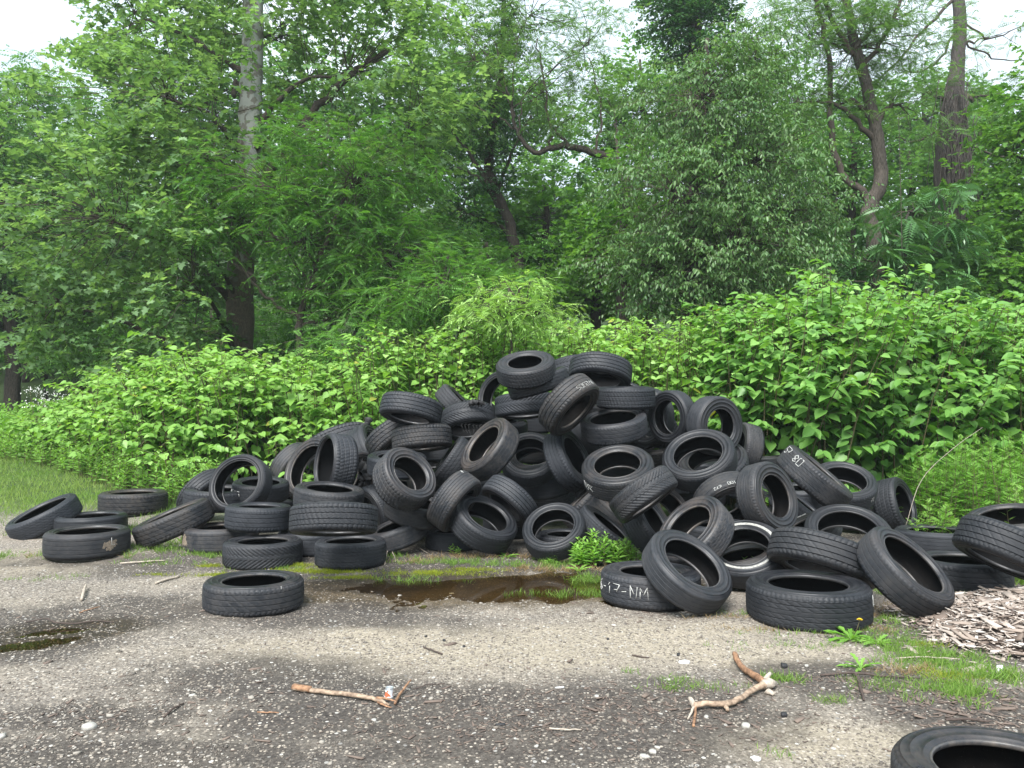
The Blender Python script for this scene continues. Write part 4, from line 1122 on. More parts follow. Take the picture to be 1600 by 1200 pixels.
tree('left_edge_tree', 'bluish green tree filling the left edge below the patch of open sky', 'tree', 20,
     [(20, 560), (10, 400), (0, 250), (-10, 120)], [.2, .17, .13, .05],
     [(0, 200, 0, 120, 100, 2), (70, 330, .5, 130, 120, 2), (-60, 420, 0, 120, 130, 2), (60, 180, 1, 90, 70, 1.5), (-20, 480, 1, 120, 60, 1.5)],
     T_LOCUSTF, 240, 6, 6, .36, LM['far'], M_BARK, G1, twl=.7, clr=.6, bright=.15, seed=3, flat=.4, shell=.3)
tree('ivy_clad_tree', 'leaning dark trunk wrapped in ivy at the centre of the wood', 'tree', 19,
     [(812, 470), (800, 365), (775, 300), (762, 250), (778, 150), (785, 60), (790, -40)], [.17, .15, .13, .12, .10, .08, .04],
     [(775, 150, -.2, 38, 90, .6), (790, 40, -.2, 50, 70, .7), (745, 210, 0, 50, 50, .6), (770, 260, -.1, 35, 60, .5), (720, 330, 0, 60, 60, .8), (660, 260, 0, 50, 80, .7)],
     T_SMALL, 150, 10, 9, .10, LM['ivy'], M_BARK, G1, twl=.35, clr=.30, seed=4, shell=.1,
     limbs=[([(790, 345), (760, 285), (735, 240), (700, 200)], .09, .03), ([(775, 300), (800, 240), (830, 180)], .05, .02)])
tree('arching_locust_tree', 'thin locust with a long limb arching left over the gap in the centre', 'tree', 17,
     [(1010, 420), (972, 268), (930, 240), (880, 228), (835, 238), (808, 205), (800, 170)], [.11, .10, .085, .075, .06, .045, .03],
     [(850, 130, 0, 90, 80, 1.2), (740, 90, .3, 80, 90, 1.2), (920, 70, .4, 80, 90, 1.2), (690, 160, 1.0, 60, 80, 1.0), (830, 20, 0, 130, 60, 1.4), (960, 180, .5, 60, 60, 1.0), (900, 180, 0, 60, 40, .8), (680, 20, .4, 90, 70, 1.2)],
     T_LOCUST, 130, 6, 6, .24, LM['locl'], M_BARK, G1, twl=.6, clr=.55, droop=.1, bright=.05, seed=5, flat=.3, shell=.3,
     limbs=[([(895, 230), (862, 200), (850, 130), (840, 60)], .035, .015), ([(806, 200), (790, 130), (770, 60)], .03, .012), ([(930, 240), (940, 170), (920, 90)], .03, .012), ([(812, 205), (820, 150), (880, 90)], .02, .01)])
tree('black_cherry_tree', 'dense tree with drooping narrow leaves right of centre behind the heap', 'tree', 12.5,
     [(1075, 520), (1078, 400), (1090, 280), (1100, 160), (1105, 60)], [.12, .10, .08, .05, .03],
     [(1100, 160, 0, 110, 90, 1.1), (1180, 250, .1, 120, 90, 1.1), (1050, 300, -.3, 100, 90, 1.1), (1150, 380, -.3, 140, 80, 1.1), (1030, 420, 0, 90, 70, 1.0), (1230, 330, .3, 80, 70, .9), (1120, 460, 0, 140, 45, .9), (1180, 90, .4, 70, 60, .9)],
     T_OVAL, 470, 8, 11, .092, LM['cherry'], M_BARK, G1, twl=.5, clr=.38, droop=.75, bright=.05, seed=6, hang=.15, shell=.25)
tree('ivy_column_tree', 'tall dark tree smothered in ivy reaching the top of view right of centre', 'tree', 20,
     [(1075, 420), (1080, 300), (1085, 150), (1085, 0), (1085, -120)], [.25, .22, .2, .17, .12],
     [(1085, 60, 0, 60, 90, .9), (1085, -40, 0, 85, 80, 1.0), (1050, 20, 0, 50, 50, .8), (1080, 180, 0, 45, 70, .8)],
     T_SMALL, 190, 10, 9, .13, LM['ivy'], M_BARK, G1, twl=.45, clr=.38, seed=7, shell=.2)
tree('black_locust_tree', 'curved forked trunk of a black locust right of the cherry, bare below its feathery top', 'tree', 15,
     [(1378, 430), (1366, 385), (1358, 330), (1376, 280), (1368, 200), (1352, 130), (1330, 40), (1310, -60)], [.17, .165, .16, .14, .125, .11, .09, .05],
     [(1330, 80, 0, 130, 70, 1.4), (1260, 60, .4, 90, 70, 1.2), (1420, 170, .2, 60, 50, .9), (1300, 170, .3, 80, 50, 1.0), (1400, 30, -.2, 120, 60, 1.2), (1330, -40, 0, 160, 60, 1.4), (1240, 160, 0, 60, 50, .8)],
     T_LOCUST, 150, 6, 6, .23, LM['locl'], M_LOCB, G1, twl=.55, clr=.5, droop=.1, bright=.0, seed=8, flat=.3, shell=.3,
     limbs=[([(1362, 340), (1352, 305), (1318, 275), (1300, 215), (1298, 120), (1285, 40), (1262, -30)], .085, .04), ([(1345, 110), (1375, 70), (1400, 20), (1410, -40)], .05, .03),
            ([(1345, 100), (1300, 30), (1280, -30)], .06, .03), ([(1330, 60), (1350, 75), (1385, 78)], .03, .015), ([(1368, 345), (1400, 370), (1430, 380)], .022, .01)])
tree('vine_hung_trunk', 'thick grey broken trunk hung with dead vines at the right', 'tree', 17,
     [(1482, 400), (1480, 320), (1483, 240), (1488, 160), (1498, 80), (1498, 0), (1500, -80)], [.34, .33, .31, .28, .15, .13, .10],
     [(1540, 60, 0, 60, 30, .6), (1500, 180, .2, 40, 60, .5), (1440, 150, .5, 60, 60, .9), (1560, 150, .4, 60, 50, .9)],
     T_LOCUST, 34, 6, 6, .22, LM['locl'], M_GREYB, G1, twl=.5, clr=.5, droop=.1, seed=9, flat=.3,
     limbs=[([(1485, 190), (1455, 210), (1425, 222), (1400, 214)], .035, .012), ([(1490, 170), (1512, 150), (1520, 160)], .06, .03), ([(1492, 240), (1520, 228), (1560, 245), (1590, 240)], .035, .012),
            ([(1498, 40), (1460, 100), (1418, 112), (1400, 80)], .03, .01), ([(1500, 20), (1540, 60), (1600, 40)], .03, .008), ([(1500, 60), (1550, 90), (1610, 95)], .025, .008),
            ([(1498, -10), (1440, 50), (1400, 100), (1340, 150)], .04, .015)])
# dead vines hanging on that trunk
vr = [o for o in COL.objects if o.name.startswith('vine_hung_trunk')][0]
mv = MB(); r0 = np.random.RandomState(77)
for i in range(60):
    x0 = 1496 + r0.randn() * 16; y0 = 120 + r0.rand() * 100; ln = 90 + r0.rand() * 130
    P = [at(x0 + r0.randn() * 3, y0, 16.68), at(x0 + r0.randn() * 7, y0 + ln * .4, 16.6), at(x0 + 6 + r0.randn() * 8, min(395, y0 + ln), 16.6)]
    mv.tube(smooth_path(P, 4, .02, i) - np.array(vr.location), .007 + .012 * r0.rand() ** 3, 4)
mv.build('dead_vines', M_GREYB, vr)
tree('right_edge_maple', 'bright leafy tree filling the right edge of the wood', 'tree', 14.5,
     [(1640, 480), (1640, 300), (1630, 160)], [.16, .13, .06],
     [(1580, 240, 0, 90, 70, 1.2), (1640, 160, 0, 90, 80, 1.2), (1600, 340, 0, 100, 70, 1.1), (1540, 400, -.4, 90, 60, 1.0), (1640, 440, -.5, 90, 70, 1.0), (1560, 470, -.6, 90, 40, .8)],
     T_STAR, 190, 6, 8, .115, LM['maple'], M_BARK, G1, twl=.5, clr=.42, bright=.05, seed=10, shell=.25)
tree('tree_of_heaven_sapling', 'young tree of heaven with long drooping fronds between the forked and the vine hung trunk', 'tree', 13.5,
     [(1415, 470), (1415, 400), (1420, 330)], [.035, .03, .018],
     [(1420, 330, 0, 55, 40, .7), (1460, 380, .2, 60, 45, .7), (1350, 440, -.2, 60, 30, .6), (1330, 410, .2, 60, 40, .7), (1470, 440, 0, 60, 35, .6)],
     T_AILAN, 40, 5, 5, .42, LM['ivy'], M_GREYB, G1, twl=.3, clr=.35, droop=.25, bright=.35, seed=12, flat=.4)
# the dark understorey at the left edge, thin trunks in shade
for i, (px, w, yy) in enumerate(((12, .07, 24), (40, .10, 26), (72, .06, 23), (100, .09, 27), (-30, .12, 25), (125, .08, 25))):
    nm = ('leftmost', 'second', 'third', 'fourth', 'outermost hidden', 'last')[i]
    tree('shaded_tree', 'slim dark trunk in the shaded gap at lower left, %s of its row' % nm, 'tree', yy,
         [(px, 600), (px + 3, 540), (px - 2, 460), (px + 4, 380)], [w, w * .9, w * .8, w * .5],
         [(px, 400, 0, 60, 60, 1.2), (px + 20, 450, .8, 60, 45, 1.2)], T_SMALL, 26, 9, 8, .17, LM['far'], M_BARK, 'shaded trees at lower left',
         twl=.6, clr=.55, seed=40 + i)
# mid-height understorey and the trees on the slope behind, each its own thing
bk = [
 ('maple_tree', 'mid green maple low in the centre gap under the arching limb', 20, 850, 340, 90, 70, 'maple', .16),
 ('maple_tree', 'yellow-green young maple behind the peak of the heap', 17, 930, 420, 90, 60, 'maple', .14),
 ('maple_tree', 'rounded maple between the ivy clad trunk and the left locust', 18, 640, 400, 100, 70, 'loc', .2),
 ('maple_tree', 'dense shrubby maple just left of the black cherry', 16, 970, 340, 70, 90, 'maple', .13),
 ('maple_tree', 'maple behind the sapling rising from the knotweed', 17, 760, 420, 80, 60, 'loc', .2),
 ('slope_tree', 'shaded tree on the slope seen right of the sycamore trunk', 24, 520, 380, 140, 120, 'far', .2),
 ('slope_tree', 'shaded tree on the slope seen left of the sycamore trunk', 24, 250, 420, 170, 130, 'far', .2),
 ('slope_tree', 'tall slope tree showing above the locust sapling at centre left', 27, 640, 180, 110, 150, 'far', .22),
 ('slope_tree', 'slope tree behind the arching limb, mid height', 30, 860, 300, 110, 70, 'far', .24),
 ('slope_tree', 'slope tree showing between cherry and forked trunk', 22, 1270, 330, 110, 130, 'far', .2),
 ('slope_tree', 'slope tree behind the forked locust trunk, dark and dense', 21, 1420, 310, 100, 110, 'far', .19),
 ('slope_tree', 'slope tree behind the vine hung trunk', 22, 1530, 260, 100, 110, 'far', .2),
 ('slope_tree', 'slope tree low at far right behind the maple', 19, 1600, 420, 110, 90, 'maple', .16),
 ('slope_tree', 'slope tree behind the top of the black cherry', 24, 1200, 180, 110, 110, 'far', .2),
 ('slope_tree', 'slope tree behind the ivy column at the upper centre right', 26, 1000, 170, 90, 110, 'far', .22),
 ('slope_tree', 'slope tree filling the upper left behind the sycamore crown', 26, 330, 160, 220, 170, 'far', .22),
 ('slope_tree', 'slope tree right above the shaded gap at lower left', 25, 130, 330, 130, 110, 'far', .2),
 ('slope_tree', 'small slope tree at left edge behind the bluish tree', 28, -20, 260, 120, 100, 'far', .22),
 ('slope_tree', 'slope tree low behind the ivy clad trunk', 23, 720, 400, 120, 90, 'far', .18),
 ('slope_tree', 'slope tree low behind the black cherry', 19, 1150, 420, 170, 80, 'far', .16),
 ('slope_tree', 'pale slope tree at the upper right below the open sky', 30, 1440, 190, 150, 90, 'far', .24),
 ('slope_tree', 'far slope tree at top centre against the sky', 32, 760, 150, 110, 90, 'far', .24),
 ('slope_tree', 'shaded undergrowth tree at the very lower left behind the slim trunks', 30, 60, 520, 190, 110, 'far', .24),
 ('edge_tree', 'bushy tree just beyond the left edge of view', 19, -190, 330, 150, 190, 'far', .2),
 ('edge_tree', 'large tree farther beyond the left edge of view', 22, -430, 300, 190, 230, 'far', .22),
 ('edge_tree', 'bushy tree beyond the right edge of view', 17, 1800, 300, 150, 190, 'maple', .17),
 ('slope_tree', 'mid slope tree behind the middle of the black cherry', 21, 1080, 300, 110, 90, 'far', .18),
 ('slope_tree', 'mid slope tree behind the right side of the black cherry', 20, 1210, 260, 90, 80, 'far', .18),
 ('slope_tree', 'mid slope tree behind the left droop of the sycamore', 21, 150, 420, 130, 90, 'far', .18),
 ('slope_tree', 'mid slope tree filling behind the fork of the curved trunk', 19, 1330, 260, 60, 90, 'far', .17),
 ('slope_tree', 'mid slope tree behind the locust sapling crown', 19, 560, 330, 120, 80, 'far', .17),
 ('slope_tree', 'shaded undergrowth tree behind the foot of the sycamore', 20, 330, 520, 200, 70, 'loc', .2),
]
for i, (nm, lab, yy, px, py, rx, ry, mt_, ls) in enumerate(bk):
    s = yy / F
    nb = [(px, py, 0, rx, ry, 1.6), (px - rx * .6, py + ry * .5, .3, rx * .7, ry * .7, 1.4), (px + rx * .6, py + ry * .45, .3, rx * .7, ry * .7, 1.4)]
    area = rx * ry * s * s * 3.1
    T = {'maple': T_STAR, 'loc': T_LOCUSTF, 'far': T_SMALL}[mt_]
    tree(nm, lab, 'tree', yy, [(px, py + ry * 1.2), (px + 4, py), (px, py - ry * .7)], [.14, .10, .04], nb, T,
         int(20 + area * 6.5 * (1.35 if yy > 21 else 1)), 9, 7, ls * (1.4 if mt_ == 'loc' else 1), LM[mt_], M_BARK, G1, twl=.55, clr=.6, seed=60 + i, shell=.3, bright=(i % 3 - 1) * .08)
# ------------------------------------------------------------------ knotweed thickets
TOPX = [-100, 60, 130, 200, 260, 330, 400, 470, 560, 620, 700, 760, 850, 940, 1040, 1100, 1180, 1240, 1300, 1370, 1440, 1500, 1560, 1620, 1760]
TOPY = [672, 650, 612, 590, 578, 548, 572, 560, 545, 505, 512, 505, 498, 502, 498, 490, 462, 440, 432, 428, 438, 462, 470, 480, 480]
FRX = [-100, 60, 180, 260, 330, 450, 560, 700, 850, 1000, 1120, 1190, 1260, 1380, 1480, 1600, 1760]
FRY = [14, 12.2, 9.9, 9.25, 9.2, 9.35, 9.6, 10.0, 10.3, 10.1, 9.3, 8.6, 8.3, 8.35, 8.6, 8.6, 8.6]
def knotweed(name, label, px0, px1, ncane, h0, tau, depth, mat, seed, lsize):
    rng = np.random.RandomState(seed)
    x_ = rng.uniform(px0, px1, ncane); fr = np.interp(x_, FRX, FRY)
    dd = depth * rng.rand(ncane) ** .8
    Yc = fr + dd
    X = (x_ - 800) / F * Yc
    top = np.interp(x_, TOPX, TOPY) + rng.exponential(16, ncane) - 10 - 26 * (rng.rand(ncane) < .05) - 16 * (vnoise(X, Yc, .5, seed) - .5) - 34 * (vnoise(X, Yc, 1.1, seed + 1) - .5)
    zt = H + (640 - top) / F * Yc
    g = ground_z(X, Yc)
    cap = h0 + (3.0 - h0) * (1 - np.exp(-dd / tau))
    Ht = np.minimum(zt - g, cap * (.85 + .3 * rng.rand(ncane)))
    Ht = np.clip(Ht, .25, None)
    root = empty(name, (np.mean(X), np.mean(Yc), float(np.mean(g)))); base = np.array(root.location)
    tag(root, label, 'thicket')
    mc, ms_ = MB(), MB()
    lean = rng.randn(ncane, 2) * .10 + np.stack([np.zeros(ncane), -.10 - .14 * np.exp(-dd / .6)], 1)
    Ps, Ds, sz, vr, dr = [], [], [], [], []
    for i in range(ncane):
        h = Ht[i]; n = int(max(6, h / .085)); t = np.linspace(.12, 1, n)
        b = np.array([X[i], Yc[i], g[i]]) - base
        arch = np.array([lean[i, 0], lean[i, 1], 0]) * h
        P = b + np.stack([arch[0] * t ** 2, arch[1] * t ** 2, h * (t - .06 * t ** 3)], 1)
        keep = t > (.14 if h > 1.2 else .02)
        a = rng.rand() * 6.28 + np.arange(n) * math.pi * (1 + .06 * rng.randn()) + rng.randn(n) * .35
        D = np.stack([np.cos(a), np.sin(a), np.zeros(n)], 1)
        pet = .035 + .03 * rng.rand(n)
        Ps.append((P + D * pet[:, None])[keep]); 
        drp = .08 + .85 * (1 - t) ** 1.3 + .25 * rng.rand(n)
        Ds.append((D + np.array([0, 0, -1.0]) * drp[:, None])[keep]); dr.append(drp[keep])
        s = lsize * (1.0 - .55 * np.clip((t - .8) / .2, 0, 1)) * (.5 + .8 * rng.rand(n)); sz.append(s[keep])
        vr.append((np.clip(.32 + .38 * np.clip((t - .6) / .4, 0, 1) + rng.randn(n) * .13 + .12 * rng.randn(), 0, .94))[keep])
        c3 = np.array([P[0] * 0 + b, P[n // 2], P[-1]])
        ms_.tube(np.vstack([b, P[n // 3], P[2 * n // 3], P[-1]]), [.011, .008, .006, .003], 4, cap=False)
        # side shoots
        for k in range(rng.randint(2, 5)):
            tt = .35 + .6 * rng.rand(); p0 = b + np.array([arch[0] * tt ** 2, arch[1] * tt ** 2, h * tt])
            aa = rng.rand() * 6.28; L = .22 + .35 * rng.rand(); m_ = int(L / .055)
            d0 = np.array([math.cos(aa), math.sin(aa) - .25, .45]); d0 /= np.linalg.norm(d0)
            q = np.linspace(.25, 1, m_)[:, None]
            Q = p0 + d0 * L * q + np.array([0, 0, -.12]) * L * q * q
            sd = np.cross(d0, [0, 0, 1.0]); sd /= np.linalg.norm(sd)
            sg = np.where(np.arange(m_) % 2 == 0, 1, -1)[:, None]
            dv = d0 * .5 + sd * sg * .9 + np.array([0, 0, -1]) * (.2 + .7 * (1 - tt)) + rng.randn(m_, 3) * .2
            Ps.append(Q); Ds.append(dv); sz.append(lsize * .85 * (.6 + .5 * rng.rand(m_)))
            vr.append(np.clip(.34 + .3 * tt - .1 + rng.randn(m_) * .15, 0, .94))
            ms_.tube(np.vstack([p0, p0 + d0 * L * .5, Q[-1]]), [.004, .003, .002], 3, cap=False)
    P = np.concatenate(Ps); D = np.concatenate(Ds); sz = np.concatenate(sz); v = np.concatenate(vr)
    n = np.array([0, -.25, 1.0]) + rng.randn(len(P), 3) * .28
    v = np.where(rng.rand(len(v)) < .003, 1.0, v)
    M = frames(D, n)
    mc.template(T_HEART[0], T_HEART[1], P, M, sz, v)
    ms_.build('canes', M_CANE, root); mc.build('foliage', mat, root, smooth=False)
    return root
knotweed('knotweed_thicket', 'bright knotweed bank sloping up from the grass left of the heap', 45, 560, 620, .45, 1.3, 3.2, LM['knot'], 301, .125)
knotweed('knotweed_thicket', 'knotweed bank along the back of the heap behind its peak', 560, 1110, 560, 1.5, 1.0, 3.0, LM['knot'], 302, .125)
knotweed('knotweed_thicket', 'tall knotweed mound with large heart leaves right of the heap', 1110, 1760, 640, 1.75, .9, 2.6, LM['knotd'], 303, .150)
# pale sapling rising out of the knotweed behind the peak
tree('locust_seedling', 'small bright ferny sapling rising above the knotweed just left of the peak', 'sapling', 10.6,
     [(800, 600), (800, 520), (795, 450)], [.02, .016, .008], [(795, 462, 0, 48, 26, .4), (775, 495, 0, 50, 24, .4), (840, 492, 0, 42, 20, .35)],
     T_LOCUST, 46, 5, 5, .19, LM['knot'], M_TWIG, None, twl=.30, clr=.24, droop=.15, bright=.45, seed=30)
# ------------------------------------------------------------------ grass, moss, weeds
def blades(mb, X, Y, h, vary, lean=.5, rng=RNG):
    n = len(X)
    d = np.stack([rng.randn(n) * lean, rng.randn(n) * lean, np.ones(n)], 1)
    nr = np.stack([rng.randn(n), rng.randn(n), np.zeros(n) + .05], 1)
    mb.template(T_BLADE[0], T_BLADE[1], np.stack([X, Y, gz(X, Y) - .003], 1), frames(d, nr), h, vary)
rg = np.random.RandomState(500)
# meadow at the left
mb = MB(); N = 70000
Y_ = 7.4 + 13 * rg.rand(N) ** 1.3; px = rg.uniform(-120, 330, N); X_ = (px - 800) / F * Y_
fr = np.interp(px, FRX, FRY)
dens = sst(7.3, 9.4, Y_ + (vnoise(X_, Y_, .8, 5) - .5) * 2.2)
k = (rg.rand(N) < dens) & (Y_ < fr + 5)
X_, Y_ = X_[k], Y_[k]
blades(mb, X_, Y_, (.03 + .055 * rg.rand(len(X_))) * (1 + .9 * sst(11, 14, Y_)), np.clip(.58 + .5 * (vnoise(X_, Y_, .7, 6) - .4) + .15 * rg.randn(len(X_)), 0, 1), .45, rg)
tag(mb.build('meadow_grass', LM['grass'], smooth=False), 'rough meadow grass at the left behind the gravel', kind='stuff')
def patches(name, label, L, mat, lean=.5, seed=0):
    r = np.random.RandomState(seed); mb = MB()
    for px, py, rx, ry, n, h in L:
        p = on_ground(px, py); nt_ = max(2, int(n / 14))
        cx = p[0] + r.randn(nt_) * rx * .6; cy = p[1] + r.randn(nt_) * ry * .6
        j = r.randint(0, nt_, n); X = cx[j] + r.randn(n) * .022; Yq = cy[j] + r.randn(n) * .022
        blades(mb, X, Yq, h * (.5 + .9 * r.rand(n)), np.clip(.5 + .2 * r.randn(n), 0, 1), lean, r)
    tag(mb.build(name, mat, smooth=False), label, kind='stuff')
patches('ground_grass', 'short green grass tufts in the gravel round the tyres', [
 (120, 868, .45, .10, 900, .05), (20, 870, .3, .15, 300, .04), (60, 830, .4, .2, 300, .05), (225, 858, .4, .12, 700, .05), (250, 880, .35, .08, 300, .04), (330, 868, .3, .07, 500, .05),
 (205, 830, .5, .15, 500, .06), (280, 850, .2, .1, 300, .06), (700, 880, .5, .10, 900, .045), (640, 905, .25, .05, 300, .04), (600, 870, .2, .06, 300, .05), (820, 885, .4, .07, 500, .05),
 (900, 925, .35, .10, 700, .05), (860, 880, .3, .08, 400, .05), (930, 905, .2, .10, 500, .06), (1390, 920, .18, .22, 900, .05), (1400, 970, .2, .12, 500, .04), (1290, 990, .4, .06, 400, .035),
 (1460, 1035, .2, .18, 1500, .04), (1430, 1020, .25, .14, 900, .035), (1400, 1075, .2, .12, 700, .03), (1500, 1085, .14, .12, 1000, .04), (1490, 1055, .25, .10, 700, .03), (1380, 1000, .3, .15, 700, .035), (1570, 1060, .16, .07, 600, .05), (1220, 1062, .10, .03, 300, .04),
 (1060, 1062, .09, .04, 160, .03), (1075, 1075, .10, .03, 160, .03), (985, 1050, .04, .03, 50, .03), (1150, 1075, .1, .03, 120, .03), (1300, 1098, .06, .02, 160, .03), (1210, 1175, .05, .02, 60, .03),
 (1180, 960, .35, .06, 300, .03), (1250, 1010, .4, .10, 250, .03), (1490, 940, .2, .1, 500, .05), (70, 905, .3, .08, 200, .03), (420, 890, .3, .05, 300, .04), (1150, 905, .2, .1, 400, .06), (1590, 905, .3, .15, 900, .08),
 (1420, 835, .3, .1, 600, .08), (1350, 790, .8, .3, 900, .1)], LM['grass'], .6, 1)
patches('moss', 'yellow green moss on the damp ground before the left stack', [
 (500, 893, .30, .045, 2600, .028), (540, 903, .22, .03, 1200, .025), (345, 900, .15, .05, 900, .03), (460, 885, .1, .05, 900, .03), (675, 897, .32, .05, 1600, .03), (740, 892, .2, .04, 700, .028),
 (250, 898, .12, .03, 300, .025), (330, 885, .1, .05, 500, .03), (1440, 1010, .12, .05, 400, .025), (1480, 1060, .1, .05, 500, .03)], LM['moss'], .9, 2)
patches('dry_grass', 'dead straw coloured grass and stems by the tyres', [
 (760, 872, .6, .06, 500, .05), (850, 890, .4, .06, 400, .05), (640, 880, .3, .06, 250, .05), (1390, 955, .25, .14, 900, .035), (1340, 985, .2, .08, 300, .03), (920, 890, .25, .08, 250, .05),
 (1420, 1050, .12, .05, 250, .04), (1220, 985, .4, .05, 250, .03), (150, 870, .4, .06, 150, .05), (1200, 965, .5, .04, 200, .04)], LM['dry'], .9, 3)

def weed_stems(root_base, X, Y, h, T, nl, ls, mc, ms_, r, droop=.1, side=.8, var=.45, leanv=.12, start=.2):
    for i in range(len(X)):
        b = np.array([X[i], Y[i], float(gz(X[i], Y[i]))]) - root_base
        ln = np.array([r.randn() * leanv, r.randn() * leanv, 1.0]) * h[i]
        e = b + ln
        ms_.tube(np.vstack([b, b + ln * .5, e]), [.004, .003, .0015], 3, cap=False)
        t = np.linspace(start, 1, nl); P = b + ln * t[:, None]
        a = np.arange(nl) * 2.4 + r.rand() * 6; up = .25 + .7 * t
        D = np.stack([np.cos(a) * side, np.sin(a) * side, up - droop], 1)
        M = frames(D, np.stack([-np.cos(a) * .3, -np.sin(a) * .3 - .1, np.ones(nl)], 1) + r.randn(nl, 3) * .25)
        mc.template(T[0], T[1], P, M, ls * (1.1 - .5 * t) * (.8 + .4 * r.rand(nl)), np.clip(var + .3 * (t - .5) + .12 * r.randn(nl), 0, .97))
def weed_thing(name, label, px, py, rx, ry, n, hh, T, nl, ls, mat, seed, kind=None, cat='plant', group=None, **kw):
    r = np.random.RandomState(seed); p = on_ground(px, py)
    X = p[0] + r.uniform(-1, 1, n) * rx; Y = p[1] + r.uniform(-1, 1, n) * ry
    root = empty(name, p); mc, ms_ = MB(), MB()
    q = np.sqrt(((X - p[0]) / rx) ** 2 + ((Y - p[1]) / ry) ** 2)
    weed_stems(p, X, Y, hh * (1 - .45 * np.clip(q, 0, 1) ** 2) * (.75 + .45 * r.rand(n)), T, nl, ls, mc, ms_, r, **kw)
    ms_.build('stems', M_CANE, root); mc.build('leaves', mat, root, smooth=False)
    tag(root, label, cat, group, kind)
    return root
weed_thing('leafy_weed', 'bright green leafy weed clump before the tyres at the centre foot of the heap', 932, 884, .17, .09, 34, .25, T_OVAL, 16, .075, LM['weed'], 1, var=.6)
weed_thing('leafy_weed', 'lower feathery green weed clump touching the lettered flat tyre', 985, 882, .16, .08, 28, .18, T_MUG, 12, .07, LM['weed'], 2, var=.6)
weed_thing('leafy_weed', 'small green weed between the standing tyres left of the slumped open one', 652, 846, .16, .06, 16, .22, T_MUG, 10, .08, LM['weed'], 3, var=.3)
weed_thing('leafy_weed', 'narrow leaved weed shoot in front of the whitewall tyre', 1155, 912, .05, .03, 5, .17, T_OVAL, 12, .07, LM['weed'], 4, var=.6)
weed_thing('leafy_weed', 'second narrow leaved shoot right of the first before the whitewall tyre', 1172, 900, .04, .03, 4, .16, T_OVAL, 12, .07, LM['weed'], 5, var=.6)
weed_thing('leafy_weed', 'weeds growing up inside the flat tyre at the right', 1462, 851, .20, .10, 26, .36, T_MUG, 12, .08, LM['weed'], 6, var=.6)
weed_thing('leafy_weed', 'tall weeds inside and before the open tyre at the right edge', 1590, 893, .16, .12, 22, .66, T_MUG, 14, .08, LM['weed'], 7, var=.55)
weed_thing('leafy_weed', 'small bright weed under the left edge of the propped open ring', 708, 866, .05, .03, 5, .07, T_OVAL, 8, .045, LM['weed'], 8, var=.7)
weed_thing('leafy_weed', 'small bright weed at the right edge of the propped open ring', 866, 880, .05, .03, 5, .07, T_OVAL, 8, .05, LM['weed'], 9, var=.7)
# ferny weeds before the right hand knotweed, and the mixed weeds fringing the left bank
def weed_mass(name, label, px0, px1, y0, y1, n, hfun, T, nl, ls, mat, seed, **kw):
    r = np.random.RandomState(seed); px = r.uniform(px0, px1, n)
    fr = np.interp(px, FRX, FRY); Y = fr + r.uniform(y0, y1, n) * (np.where(px < 1500, sst(1395, 1480, px), 1) if name == 'ferny_weeds' else 1); X = (px - 800) / F * Y
    mc, ms_ = MB(), MB(); root = empty(name, (float(X.mean()), float(Y.mean()), 0)); b = np.array(root.location)
    weed_stems(b, X, Y, hfun(px, Y, r), T, nl, ls, mc, ms_, r, **kw)
    ms_.build('stems', M_CANE, root); mc.build('leaves', mat, root, smooth=False)
    tag(root, label, kind='stuff')
weed_mass('ferny_weeds', 'waist high ferny weeds growing before the knotweed at the right', 1345, 1720, -1.0, .35, 520, lambda p, y, r: (.30 + .55 * sst(1340, 1500, p)) * (.7 + .5 * r.rand(len(p))), T_MUG, 15, .115, LM['weed'], 11, var=.42)
weed_mass('fringe_weeds', 'mixed low weeds along the foot of the left knotweed bank', -60, 345, -.7, .5, 430, lambda p, y, r: .18 + .35 * r.rand(len(p)), T_OVAL, 12, .09, LM['knot'], 12, var=.3)
weed_mass('back_weeds', 'tall mixed weeds between the meadow and the shaded trees at left', -140, 150, .8, 5.5, 420, lambda p, y, r: .35 + .4 * r.rand(len(p)), T_SMALL, 16, .12, LM['weed'], 13, var=.35)
weed_mass('fringe_weeds', 'low green weeds behind the right end of the heap', 1190, 1400, -.5, .3, 110, lambda p, y, r: .15 + .3 * r.rand(len(p)), T_MUG, 10, .09, LM['weed'], 14, var=.3)

